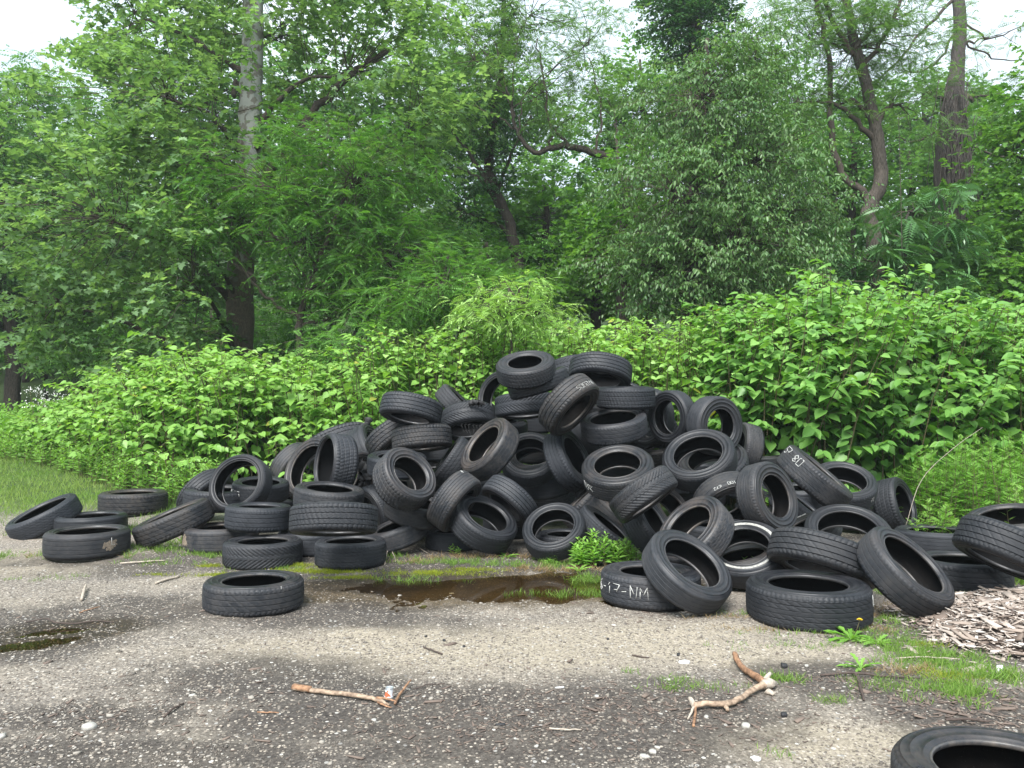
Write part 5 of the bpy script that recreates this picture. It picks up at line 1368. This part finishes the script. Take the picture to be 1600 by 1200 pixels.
def rosette(label, px, py, n, L, seed, flower=None, mat='weed'):
    r = np.random.RandomState(seed); p = on_ground(px, py); root = empty('dandelion', p); mc = MB()
    a = np.arange(n) * 2.4 + r.rand(n); e = .35 + .8 * r.rand(n)
    D = np.stack([np.cos(a), np.sin(a), e], 1); P = np.zeros((n, 3)) + np.array([0, 0, .0])
    V, Fs = two_halves([(.2, .035), (.35, .10), (.42, .05), (.6, .13), (.68, .07), (.82, .12)], .3, .45)
    mc.template(V, Fs, P, frames(D, np.stack([-np.cos(a) * .5, -np.sin(a) * .5, np.ones(n)], 1)), L * (.7 + .5 * r.rand(n)), np.clip(.6 + .2 * r.randn(n), 0, .95))
    mc.build('leaves', LM[mat], root, smooth=False)
    if flower:
        mf = MB(); q = np.array([.03, -.04, L * .9]); mf.tube(np.vstack([[0, 0, 0], q * .5 + [.01, 0, .01], q]), .0022, 5)
        mf.build('stem', M_CANE, root)
        m2 = MB()
        if flower == 'yellow':
            for k in range(3):
                aa = np.linspace(0, 6.28, 14, endpoint=False) + k; rr = .017 - .004 * k
                Vf = np.array([[0, 0, .002 * k]] + [[rr * math.cos(t) * (1 if i % 2 else .8), rr * math.sin(t) * (1 if i % 2 else .8), .004 + .003 * k] for i, t in enumerate(aa)]) + q
                m2.put(Vf, [np.array([[0, 1 + i, 1 + (i + 1) % 14] for i in range(14)])])
            m2.build('flower', M_YEL, root)
        else:
            m2.put(IV * .016 + q, [IF]); m2.build('seed_head', M_WHITE, root)
    tag(root, label, 'dandelion', 'dandelions in the gravel')
M_YEL = plain_mat('yellow_petal', (.75, .52, .02), .7, 60, .2, .0005)
M_WHITE = plain_mat('white_petal', (.72, .72, .70), .8, 60, .15, .0005)
rosette('dandelion with one yellow flower at the foot of the largest flat tyre', 1330, 1000, 14, .13, 1, 'yellow')
rosette('dandelion leaves under the lower end of the tall leaning tyre by the wood chips', 1474, 968, 12, .17, 2)
rosette('broad dandelion leaves standing before the flat tyre with worn grooves', 1515, 915, 11, .17, 3)
rosette('pale dandelion rosette in gravel beside the crossed brown sticks', 1345, 1045, 10, .09, 4)
rosette('dandelion rosette just right of the yellow flowering one', 1370, 1008, 12, .11, 5)
rosette('small rosette between the propped ring and the green weeds', 905, 893, 9, .10, 6)
rosette('flat rosette at the left of the propped open ring', 790, 872, 9, .10, 7)
rosette('small leaves between the flat tyre with grooves and the wood chips, nearest the edge', 1565, 925, 9, .10, 8)
rosette('dandelion gone to seed before the open tyre at the right edge', 1590, 872, 7, .42, 9, 'seed')

# white flowering weeds at the left, and dead stalks
for i, (px, py, Yf, lab) in enumerate(((62, 612, 13.2, 'tall weed with small white flowers, left in the meadow edge'), (96, 622, 13.4, 'shorter white flowering weed right of the tall one in the meadow edge'),
                                      (222, 606, 11.5, 'white flowering weed half hidden in the left end of the knotweed'))):
    r = np.random.RandomState(600 + i); top = at(px, py, Yf); g_ = float(ground_z(top[0], top[1])); root = empty('flowering_weed', (top[0], top[1], g_))
    ms_, mf = MB(), MB()
    for k in range(9):
        e = np.array([r.randn() * .16, r.randn() * .1, (top[2] - g_) * (.75 + .3 * r.rand())]); ms_.tube(np.vstack([[0, 0, 0], e * .5 + r.randn(3) * .02, e]), [.006, .004, .002], 4)
        P = e + r.randn(16, 3) * np.array([.07, .07, .05])
        mf.template(T_SMALL[0] - np.array([.5, 0, 0]), T_SMALL[1], P, frames(r.randn(16, 3), np.array([0, -.6, 1]) + r.randn(16, 3) * .4), np.full(16, .032), np.zeros(16))
    ms_.build('stems', M_CANE, root); mf.build('flowers', M_WHITE, root, smooth=False); tag(root, lab, 'weed', 'white flowering weeds')

def stick(name, label, P, rad, mat, cat='stick', group=None, jit=.0010, seg=9, n=5, seed=0, parts=None, lift=0.0, ends=None):
    W = np.array(P, float); base = W[0].copy(); root = empty(name, base)
    m_ = MB(); S = smooth_path(W - base, n, jit, seed); r = .8 * np.interp(np.linspace(0, 1, len(S)), np.linspace(0, 1, len(rad)), rad)
    m_.tube(S, r, seg, wob=.1); m_.build('shaft', mat, root)
    for pn, Q, rr, mt_ in (parts or []):
        q = MB(); SQ = smooth_path(np.array(Q, float) - base, 5, jit, seed + 5); q.tube(SQ, np.interp(np.linspace(0, 1, len(SQ)), np.linspace(0, 1, len(rr)), rr), 6, wob=.1); q.build(pn, mt_, root)
    tag(root, label, cat, group); return root
def gp(px, py, up=.012):
    p = on_ground(px, py); p[2] = float(gz(p[0], p[1])) + up; return p
M_STICK = plain_mat('barkless_wood', (.22, .14, .09), .8, 45, .5, .004, stretch=(1, 1, 1), c2=(.42, .31, .22))
M_RED = plain_mat('reddish_wood', (.17, .085, .045), .8, 50, .5, .004, c2=(.36, .20, .11))
M_DKW = plain_mat('wet_dark_wood', (.055, .038, .03), .8, 50, .4, .002)
M_PALE = plain_mat('weathered_wood', (.34, .29, .235), .85, 40, .35, .002)
stick('stick', 'long reddish broken stick with split end lying beside the small can', [gp(459, 1079, .014), gp(500, 1085, .014), gp(560, 1096, .014), gp(592, 1100, .012), gp(608, 1105, .010)],
      [.013, .0125, .012, .010, .004], M_STICK, seed=1, parts=[('splinter', [gp(588, 1099, .02), gp(605, 1100, .02), gp(619, 1102, .016)], [.006, .005, .003], M_RED),
      ('splinter', [gp(590, 1102, .01), gp(603, 1107, .01), gp(612, 1109, .008)], [.005, .004, .002], M_RED), ('bark', [gp(458, 1078, .016), gp(485, 1083, .016)], [.0145, .0138], M_RED),
      ('branchlet', [gp(617, 1104, .012), gp(624, 1092, .014), gp(633, 1081, .018), gp(642, 1073, .03)], [.006, .006, .005, .004], M_RED)])
stick('twig', 'thin dark twig trailing right from the split end of the long stick', [gp(645, 1078, .006), gp(670, 1074, .006), gp(695, 1071, .006)], [.003, .003, .002], M_DKW, seed=2)
stick('branch', 'peeled orange forked branch with knotty elbow lying on dark soil, lower right', [gp(1084, 1113, .02), gp(1105, 1111, .022), gp(1135, 1109, .022), gp(1160, 1098, .024), gp(1180, 1085, .026), gp(1196, 1079, .028)],
      [.016, .014, .015, .014, .015, .018], M_STICK, 'branch', seed=3, parts=[
      ('limb', [gp(1196, 1077, .03), gp(1178, 1064, .028), gp(1163, 1052, .026), gp(1154, 1043, .03), gp(1148, 1033, .035)], [.018, .016, .015, .014, .015], M_RED),
      ('knot', [gp(1190, 1080, .022), gp(1203, 1077, .028), gp(1212, 1074, .022)], [.016, .026, .008], M_PALE),
      ('knot', [gp(1196, 1072, .03), gp(1204, 1066, .042)], [.014, .006], M_PALE), ('knot', [gp(1198, 1084, .012), gp(1209, 1088, .008)], [.016, .008], M_PALE),
      ('stub', [gp(1134, 1111, .018), gp(1137, 1117, .012)], [.010, .007], M_STICK), ('stub', [gp(1085, 1113, .02), gp(1078, 1107, .034)], [.014, .010], M_PALE),
      ('stub', [gp(1084, 1114, .016), gp(1079, 1121, .008), gp(1075, 1127, .004)], [.007, .005, .003], M_PALE), ('stub', [gp(1087, 1114, .016), gp(1086, 1124, .008), gp(1084, 1137, .004)], [.006, .0055, .006], M_RED)])
stick('stick', 'thin dark curved twig across the small puddle at left', [gp(40, 975, .006), gp(72, 973, .02), gp(85, 977, .018), gp(120, 976, .01), gp(150, 973, .008), gp(178, 974, .006)], [.004, .005, .005, .005, .005, .003], M_DKW, 'twig', seed=4)
stick('wood_chunk', 'short brown split piece of wood standing askew in gravel at left', [gp(127, 942, .01), gp(131, 932, .03), gp(134, 921, .03)], [.011, .014, .008], M_PALE, 'wood', seed=5, seg=6)
stick('stick', 'pale straight stick lying behind the lone tyre to its left', [gp(243, 914, .01), gp(262, 908, .01), gp(280, 903, .01)], [.010, .011, .009], M_PALE, seed=6)
stick('stick', 'pale long stick in the grass left of the stacked tyres', [gp(188, 882, .01), gp(225, 880, .012), gp(258, 878, .01)], [.008, .009, .006], M_PALE, seed=7)
stick('twig', 'thin reddish twig below the wood chunk at left', [gp(124, 961, .005), gp(140, 957, .005), gp(157, 951, .005)], [.004, .004, .003], M_RED, seed=8)
stick('twig', 'short dark curved twig in the pale gravel left of centre', [gp(661, 1014, .006), gp(675, 1020, .01), gp(691, 1025, .006)], [.004, .005, .005], M_DKW, seed=9)
stick('twig', 'dark twig lying in the gravel at lower left', [gp(254, 1120, .005), gp(272, 1108, .012), gp(287, 1098, .005)], [.005, .006, .004], M_DKW, seed=10)
stick('twig', 'small orange twig at the lower left of centre', [gp(402, 1116, .005), gp(418, 1118, .006), gp(436, 1119, .005)], [.003, .0035, .003], M_RED, seed=11)
stick('stick', 'long dark stick crossing another before the wood chips', [gp(1282, 1058, .01), gp(1330, 1058, .014), gp(1380, 1061, .012), gp(1440, 1063, .008)], [.005, .008, .006, .003], M_DKW, seed=12)
stick('bark_strip', 'strip of reddish bark lying under the crossing stick', [gp(1330, 1052, .012), gp(1339, 1062, .014), gp(1345, 1080, .01), gp(1350, 1098, .008)], [.010, .009, .010, .005], M_DKW, 'bark', seed=13, seg=5)
stick('stick', 'straight tan stalk lying along the left edge of the wood chips', [gp(1400, 1034, .014), gp(1440, 1034, .016), gp(1500, 1037, .02)], [.004, .004, .004], M_PALE, seed=14)
stick('stick', 'reddish stick behind the nearest tyre', [gp(1478, 1132, .012), gp(1510, 1130, .014), gp(1548, 1132, .012)], [.006, .007, .004], M_DKW, seed=15)
stick('twig', 'pale twig at the bottom on dark soil', [gp(858, 1141, .006), gp(885, 1144, .008), gp(908, 1145, .006)], [.004, .004, .003], M_PALE, seed=16)
stick('twig', 'dark twig in the gravel above the forked branch', [gp(988, 1025, .005), gp(1000, 1028, .006), gp(1014, 1029, .005)], [.004, .005, .003], M_DKW, seed=17)
stick('dead_vine', 'pale curling dead vine on the mossy ground right of the left stack', [gp(601, 885, .01), gp(606, 868, .05), gp(614, 862, .08), gp(640, 858, .07), gp(652, 862, .04), gp(668, 866, .01)], [.004, .004, .004, .004, .003, .002], M_PALE, 'vine', seed=18,
      parts=[('tendril', [gp(610, 866, .05), gp(617, 874, .02), gp(618, 880, .01)], [.003, .003, .002], M_PALE)])
stick('dead_stalk', 'long pale dead stalk leaning through the ferny weeds at right', [at(1415, 822, 7.2), at(1440, 750, 7.3), at(1490, 700, 7.4), at(1535, 668, 7.5)], [.003, .003, .0025, .002], M_PALE, 'stalk', seed=19)
stick('dead_stalk', 'upright thin dead stem between the forked trunk and the vine hung trunk', [at(1410, 420, 13), at(1408, 330, 13), at(1406, 250, 13), at(1404, 180, 13)], [.009, .007, .006, .004], M_LOCB, 'stalk', seed=20)
stick('dead_stalk', 'pale thin bare sapling stem left of the forked trunk', [at(1292, 450, 12.6), at(1300, 400, 12.6), at(1308, 340, 12.7), at(1306, 300, 12.7)], [.014, .011, .008, .005], M_LOCB, 'stalk', seed=21)

# crushed little can
root = empty('tin_can', gp(607, 1094, 0)); 
V, Fq = lathe([(.0005, .002), (.027, .0), (.031, .004), (.032, .010), (.0315, .020)], 28); V2, F2 = lathe([(.0315, .020), (.030, .040), (.0315, .062)], 28); V3, F3 = lathe([(.0315, .062), (.028, .070), (.029, .073), (.026, .070), (.0005, .068)], 28)
M_ALU = plain_mat('aluminium', (.62, .64, .66), .35, 60, .1, .0005); M_ALU.node_tree.nodes['Principled BSDF'].inputs['Metallic'].default_value = .8
mcan, ntc, bc = new_mat('can_print'); co = ntc.nodes.new('ShaderNodeTexCoord').outputs['Object']
vw = ntc.nodes.new('ShaderNodeTexVoronoi'); vw.inputs['Scale'].default_value = 55; ntc.links.new(co, vw.inputs['Vector'])
sc_ = ntc.nodes.new('ShaderNodeSeparateColor'); ntc.links.new(vw.outputs['Color'], sc_.inputs[0])
ntc.links.new(ramp(ntc, sc_.outputs[0], [(.0, (.75, .76, .78)), (.52, (.72, .72, .74)), (.54, (.45, .08, .05)), (.8, (.5, .2, .08)), (.9, (.08, .08, .1))]), bc.inputs['Base Color']); bc.inputs['Roughness'].default_value = .4
def crush(V): 
    V = V * .74; V[:, 0] *= 1 - .25 * np.sin(V[:, 2] * 45); V[:, 1] *= .85; V[:, 0] += V[:, 2] * .08; return V
add('base_rim', mesh_data('base_rim', crush(V), [Fq], M_ALU), root); add('printed_wall', mesh_data('printed_wall', crush(V2), [F2], mcan), root); add('lid', mesh_data('lid', crush(V3), [F3], M_ALU), root)
tag(root, 'small crushed white and red can standing by the split stick', 'can')

# pale litter and single larger stones, each one visible in the photo
def slab(name, label, px, py, lx, ly, lz, mat, cat, seed, grp, rot=None, tilt=.1):
    r = np.random.RandomState(seed); p = gp(px, py, lz * .4); n = 8
    th = np.linspace(0, 2 * math.pi, n, endpoint=False); rr = 1 + .22 * r.randn(n)
    ring = np.stack([lx * rr * np.cos(th), ly * rr * np.sin(th), np.zeros(n)], 1)
    a = r.rand() * 3 if rot is None else rot; Rz = rotz(np.array([a]))[0]
    V = np.concatenate([ring * .85 + [0, 0, lz], ring + [0, 0, lz * .3], ring * .9 - [0, 0, lz]]) @ Rz.T
    V[:, 2] += V[:, 0] * tilt * r.randn()
    j = np.arange(n); jn = (j + 1) % n
    q = np.concatenate([np.stack([j + n, jn + n, jn, j], 1), np.stack([j + 2 * n, jn + 2 * n, jn + n, j + n], 1)])
    o = add(name, mesh_data(name, V, [q, j[None], (j[::-1] + 2 * n)[None]], mat, smooth=False), None, p); tag(o, label, cat, grp)
M_STONE = plain_mat('pale_stone', (.36, .345, .31), .8, 60, .2, .001)
M_COAL = plain_mat('black_lump', (.018, .018, .02), .7, 60, .4, .001)
M_PAPER = plain_mat('white_scrap', (.70, .71, .72), .7, 30, .08, .0005)
GS = 'larger pale stones on the gravel'; GB = 'black lumps on the gravel'; GW = 'white scraps of litter'
for i, (px, py, s, lab) in enumerate(((139, 1139, .030, 'broad white stone near the lower left corner'), (4, 1149, .018, 'white stone cut by the left edge near the bottom'), (114, 1004, .012, 'small white stone just below the dark curved twig at left'),
        (268, 1000, .012, 'pale stone in the gravel below the wood chunk'), (1045, 1061, .013, 'pale stone left of the forked branch, level with its elbow'), (1104, 1123, .012, 'tan stone beside the lower end of the forked branch'),
        (932, 1093, .013, 'white pointed stone on dark soil left of the forked branch'), (1260, 1042, .013, 'pale stone above right of the forked branch'), (1165, 1136, .02, 'pale broad stone below the forked branch'),
        (1007, 1183, .016, 'first of three pale stones at the bottom, nearest the edge'), (1020, 1176, .015, 'bluish stone in the trio at the bottom'), (1028, 1168, .011, 'topmost little stone in the trio at the bottom'),
        (838, 1165, .010, 'white pebble on dark soil at the bottom centre'), (300, 1085, .012, 'pale stone in the lower left gravel'), (585, 1127, .012, 'pale stone just under the small can'))):
    slab('stone', lab, px, py, s, s * .75, s * .45, M_STONE, 'stone', 700 + i, GS)
for i, (px, py, s, lab) in enumerate(((1225, 1042, .020, 'black lump above the elbow of the forked branch'), (1225, 1120, .016, 'black lump right of the forked branch, nearer the bottom'), (665, 995, .009, 'small black lump in the pale gravel at centre'),
        (694, 1003, .012, 'black lump in the pale gravel right of centre twig'), (725, 1014, .011, 'black lump furthest right in the pale gravel'), (1060, 1023, .013, 'flat black lump by the white roll of litter'), (950, 998, .010, 'black lump below the lettered flat tyre'))):
    slab('black_lump', lab, px, py, s, s * .7, s * .6, M_COAL, 'lump', 740 + i, GB)
slab('paper_roll', 'white crumpled roll of litter above the forked branch', 1070, 1034, .028, .013, .010, M_PAPER, 'litter', 760, GW, rot=-.35)
slab('paper_scrap', 'thin white strip of litter on dark soil right of centre', 875, 1077, .020, .004, .003, M_PAPER, 'litter', 761, GW, rot=-.1)
slab('paper_scrap', 'grey white scrap at the bottom right of centre', 1182, 1184, .022, .014, .004, M_PAPER, 'litter', 762, GW, rot=.1)
slab('paper_scrap', 'white scrap standing in the grass left of the wood chips', 1412, 965, .012, .010, .035, M_PAPER, 'litter', 763, GW)
slab('paper_scrap', 'white tiny scrap floating at the edge of the brown puddle', 706, 921, .018, .010, .003, M_PAPER, 'litter', 764, GW)
slab('paper_scrap', 'pale folded scrap at the lower edge of the wood chips', 1562, 1050, .028, .012, .022, M_PAPER, 'litter', 765, GW)
slab('plastic_bit', 'black plastic bit lying on dark soil at the bottom centre', 782, 1134, .022, .007, .006, M_COAL, 'litter', 766, None, rot=.05)

# wood chips heap at the right, and dark crumbs of bark on the soil
TC = (np.array([(0, -.5, 0), (1, -.35, .0), (1.05, .3, .05), (.1, .5, .0), (0, -.4, .25), (1, -.25, .25), (1.0, .25, .3), (.1, .4, .25)]) * np.array([1, .30, .25]) - np.array([.5, 0, 0]),
      [np.array([[0, 3, 2, 1], [4, 5, 6, 7], [0, 1, 5, 4], [1, 2, 6, 5], [2, 3, 7, 6], [3, 0, 4, 7]])])
mcp, ntp, bp = new_mat('wood_chip'); a_ = ntp.nodes.new('ShaderNodeAttribute'); a_.attribute_name = 'vary'
ntp.links.new(mixc(ntp, math_(ntp, 'MULTIPLY', noise(ntp, 90, 3, ntp.nodes.new('ShaderNodeTexCoord').outputs['Object']), .5), ramp(ntp, a_.outputs['Fac'], [(0, (.045, .034, .029)), (.25, (.18, .14, .11)), (.55, (.36, .30, .25)), (.8, (.50, .445, .39)), (1, (.66, .62, .57))]), (.16, .11, .09)), bp.inputs['Base Color']); bp.inputs['Roughness'].default_value = .85
cc = on_ground(1640, 985); r = np.random.RandomState(900)
def mound(x, y):
    q = np.sqrt(((x - cc[0]) / .84) ** 2 + ((y - cc[1]) / .86) ** 2) + (vnoise(x, y, .3, 21) - .5) * .35
    return .16 * (1 - sst(.1, 1.0, q)), q
def chips(n, size, seed, f):
    r = np.random.RandomState(seed); X = cc[0] + r.uniform(-1.2, 1.3, n); Yq = cc[1] + r.uniform(-1.15, 1.15, n); h, q = mound(X, Yq)
    k = r.rand(n) < f(q); X, Yq, h = X[k], Yq[k], h[k]; n = len(X); s = size * np.exp(r.randn(n) * .55)
    a = r.rand(n) * 6.28; D = np.stack([np.cos(a), np.sin(a), r.randn(n) * .18], 1); M = frames(D, np.array([0, 0, 1.0]) + r.randn(n, 3) * .3)
    return np.stack([X, Yq, gz(X, Yq) + h + r.rand(n) * .02], 1), M, s, np.clip(.55 + .25 * r.randn(n), 0, 1)
mb = MB()
for O, M, s, v in (chips(26000, .032, 1, lambda q: 1 - sst(.85, 1.02, q)), chips(900, .055, 2, lambda q: .35 * (1 - sst(1.0, 1.35, q)))): mb.template(TC[0], TC[1], O, M, s, v)
gx, gy = np.meshgrid(np.linspace(cc[0] - 1.2, cc[0] + 1.3, 60), np.linspace(cc[1] - 1.2, cc[1] + 1.2, 60), indexing='ij'); h, q = mound(gx, gy)
i = np.arange(59)[:, None] * 60; j = np.arange(59)[None]; Fw = np.stack([i + j, i + 60 + j, i + 61 + j, i + j + 1], -1).reshape(-1, 4)
mb.put(np.stack([gx, gy, gz(gx, gy) + h - .012], -1), [Fw[h.reshape(-1)[Fw].min(1) > .012]], 0.12)
tag(mb.build('wood_chips', mcp, smooth=False), 'low heap of grey brown wood chips at the right', kind='stuff')
mb = MB()
for px, py, rx, ry, n, ls in ((1010, 1110, .75, .20, 900, .016), (760, 1140, .8, .18, 700, .014), (1540, 1110, .4, .2, 700, .022), (1340, 1065, .5, .1, 300, .014), (400, 1090, 1.2, .3, 260, .016), (700, 1010, 1.5, .4, 200, .013),
                              (1000, 960, .6, .15, 220, .014), (300, 960, 1.2, .25, 200, .014), (180, 1120, .6, .2, 200, .014), (850, 880, 1.6, .15, 300, .02), (1440, 1000, .3, .3, 200, .018)):
    p = on_ground(px, py); X = p[0] + r.randn(n) * rx * .6; Yq = p[1] + r.randn(n) * ry * .8
    a = r.rand(n) * 6.28; D = np.stack([np.cos(a), np.sin(a), r.randn(n) * .1], 1)
    mb.template(TC[0], TC[1], np.stack([X, Yq, gz(X, Yq) + .002], 1), frames(D, np.array([0, 0, 1.0]) + r.randn(n, 3) * .2), ls * np.exp(r.randn(n) * .5), np.clip(.08 + .12 * r.rand(n), 0, 1))
tag(mb.build('bark_crumbs', mcp, smooth=False), 'dark crumbs of bark scattered over the soil', kind='stuff')
print('FACES', sum(len(m.polygons) for m in bpy.data.meshes))

# ------------------------------------------------------------------ added haze volume imitating lens glare over the upper trees
mh = bpy.data.materials.new('glare_haze'); mh.use_nodes = True
nh = mh.node_tree; nh.nodes.remove(nh.nodes['Principled BSDF'])
pv = nh.nodes.new('ShaderNodeVolumePrincipled'); pv.inputs['Color'].default_value = (.86, .95, 1.0, 1); pv.inputs['Density'].default_value = .0011
pv.inputs['Anisotropy'].default_value = .2
nh.links.new(pv.outputs[0], nh.nodes['Material Output'].inputs['Volume'])
x0, x1, y0, y1, z0, z1 = -100, 100, -50, 170, -3, 45
Vb = [(x, y, z) for z in (z0, z1) for y in (y0, y1) for x in (x0, x1)]
hz = add('haze', mesh_data('haze', Vb, [[[0, 2, 3, 1], [4, 5, 7, 6], [0, 1, 5, 4], [1, 3, 7, 5], [3, 2, 6, 7], [2, 0, 4, 6]]], mh, smooth=False)); tag(hz, 'added thin pale haze imitating lens glare', kind='stuff')
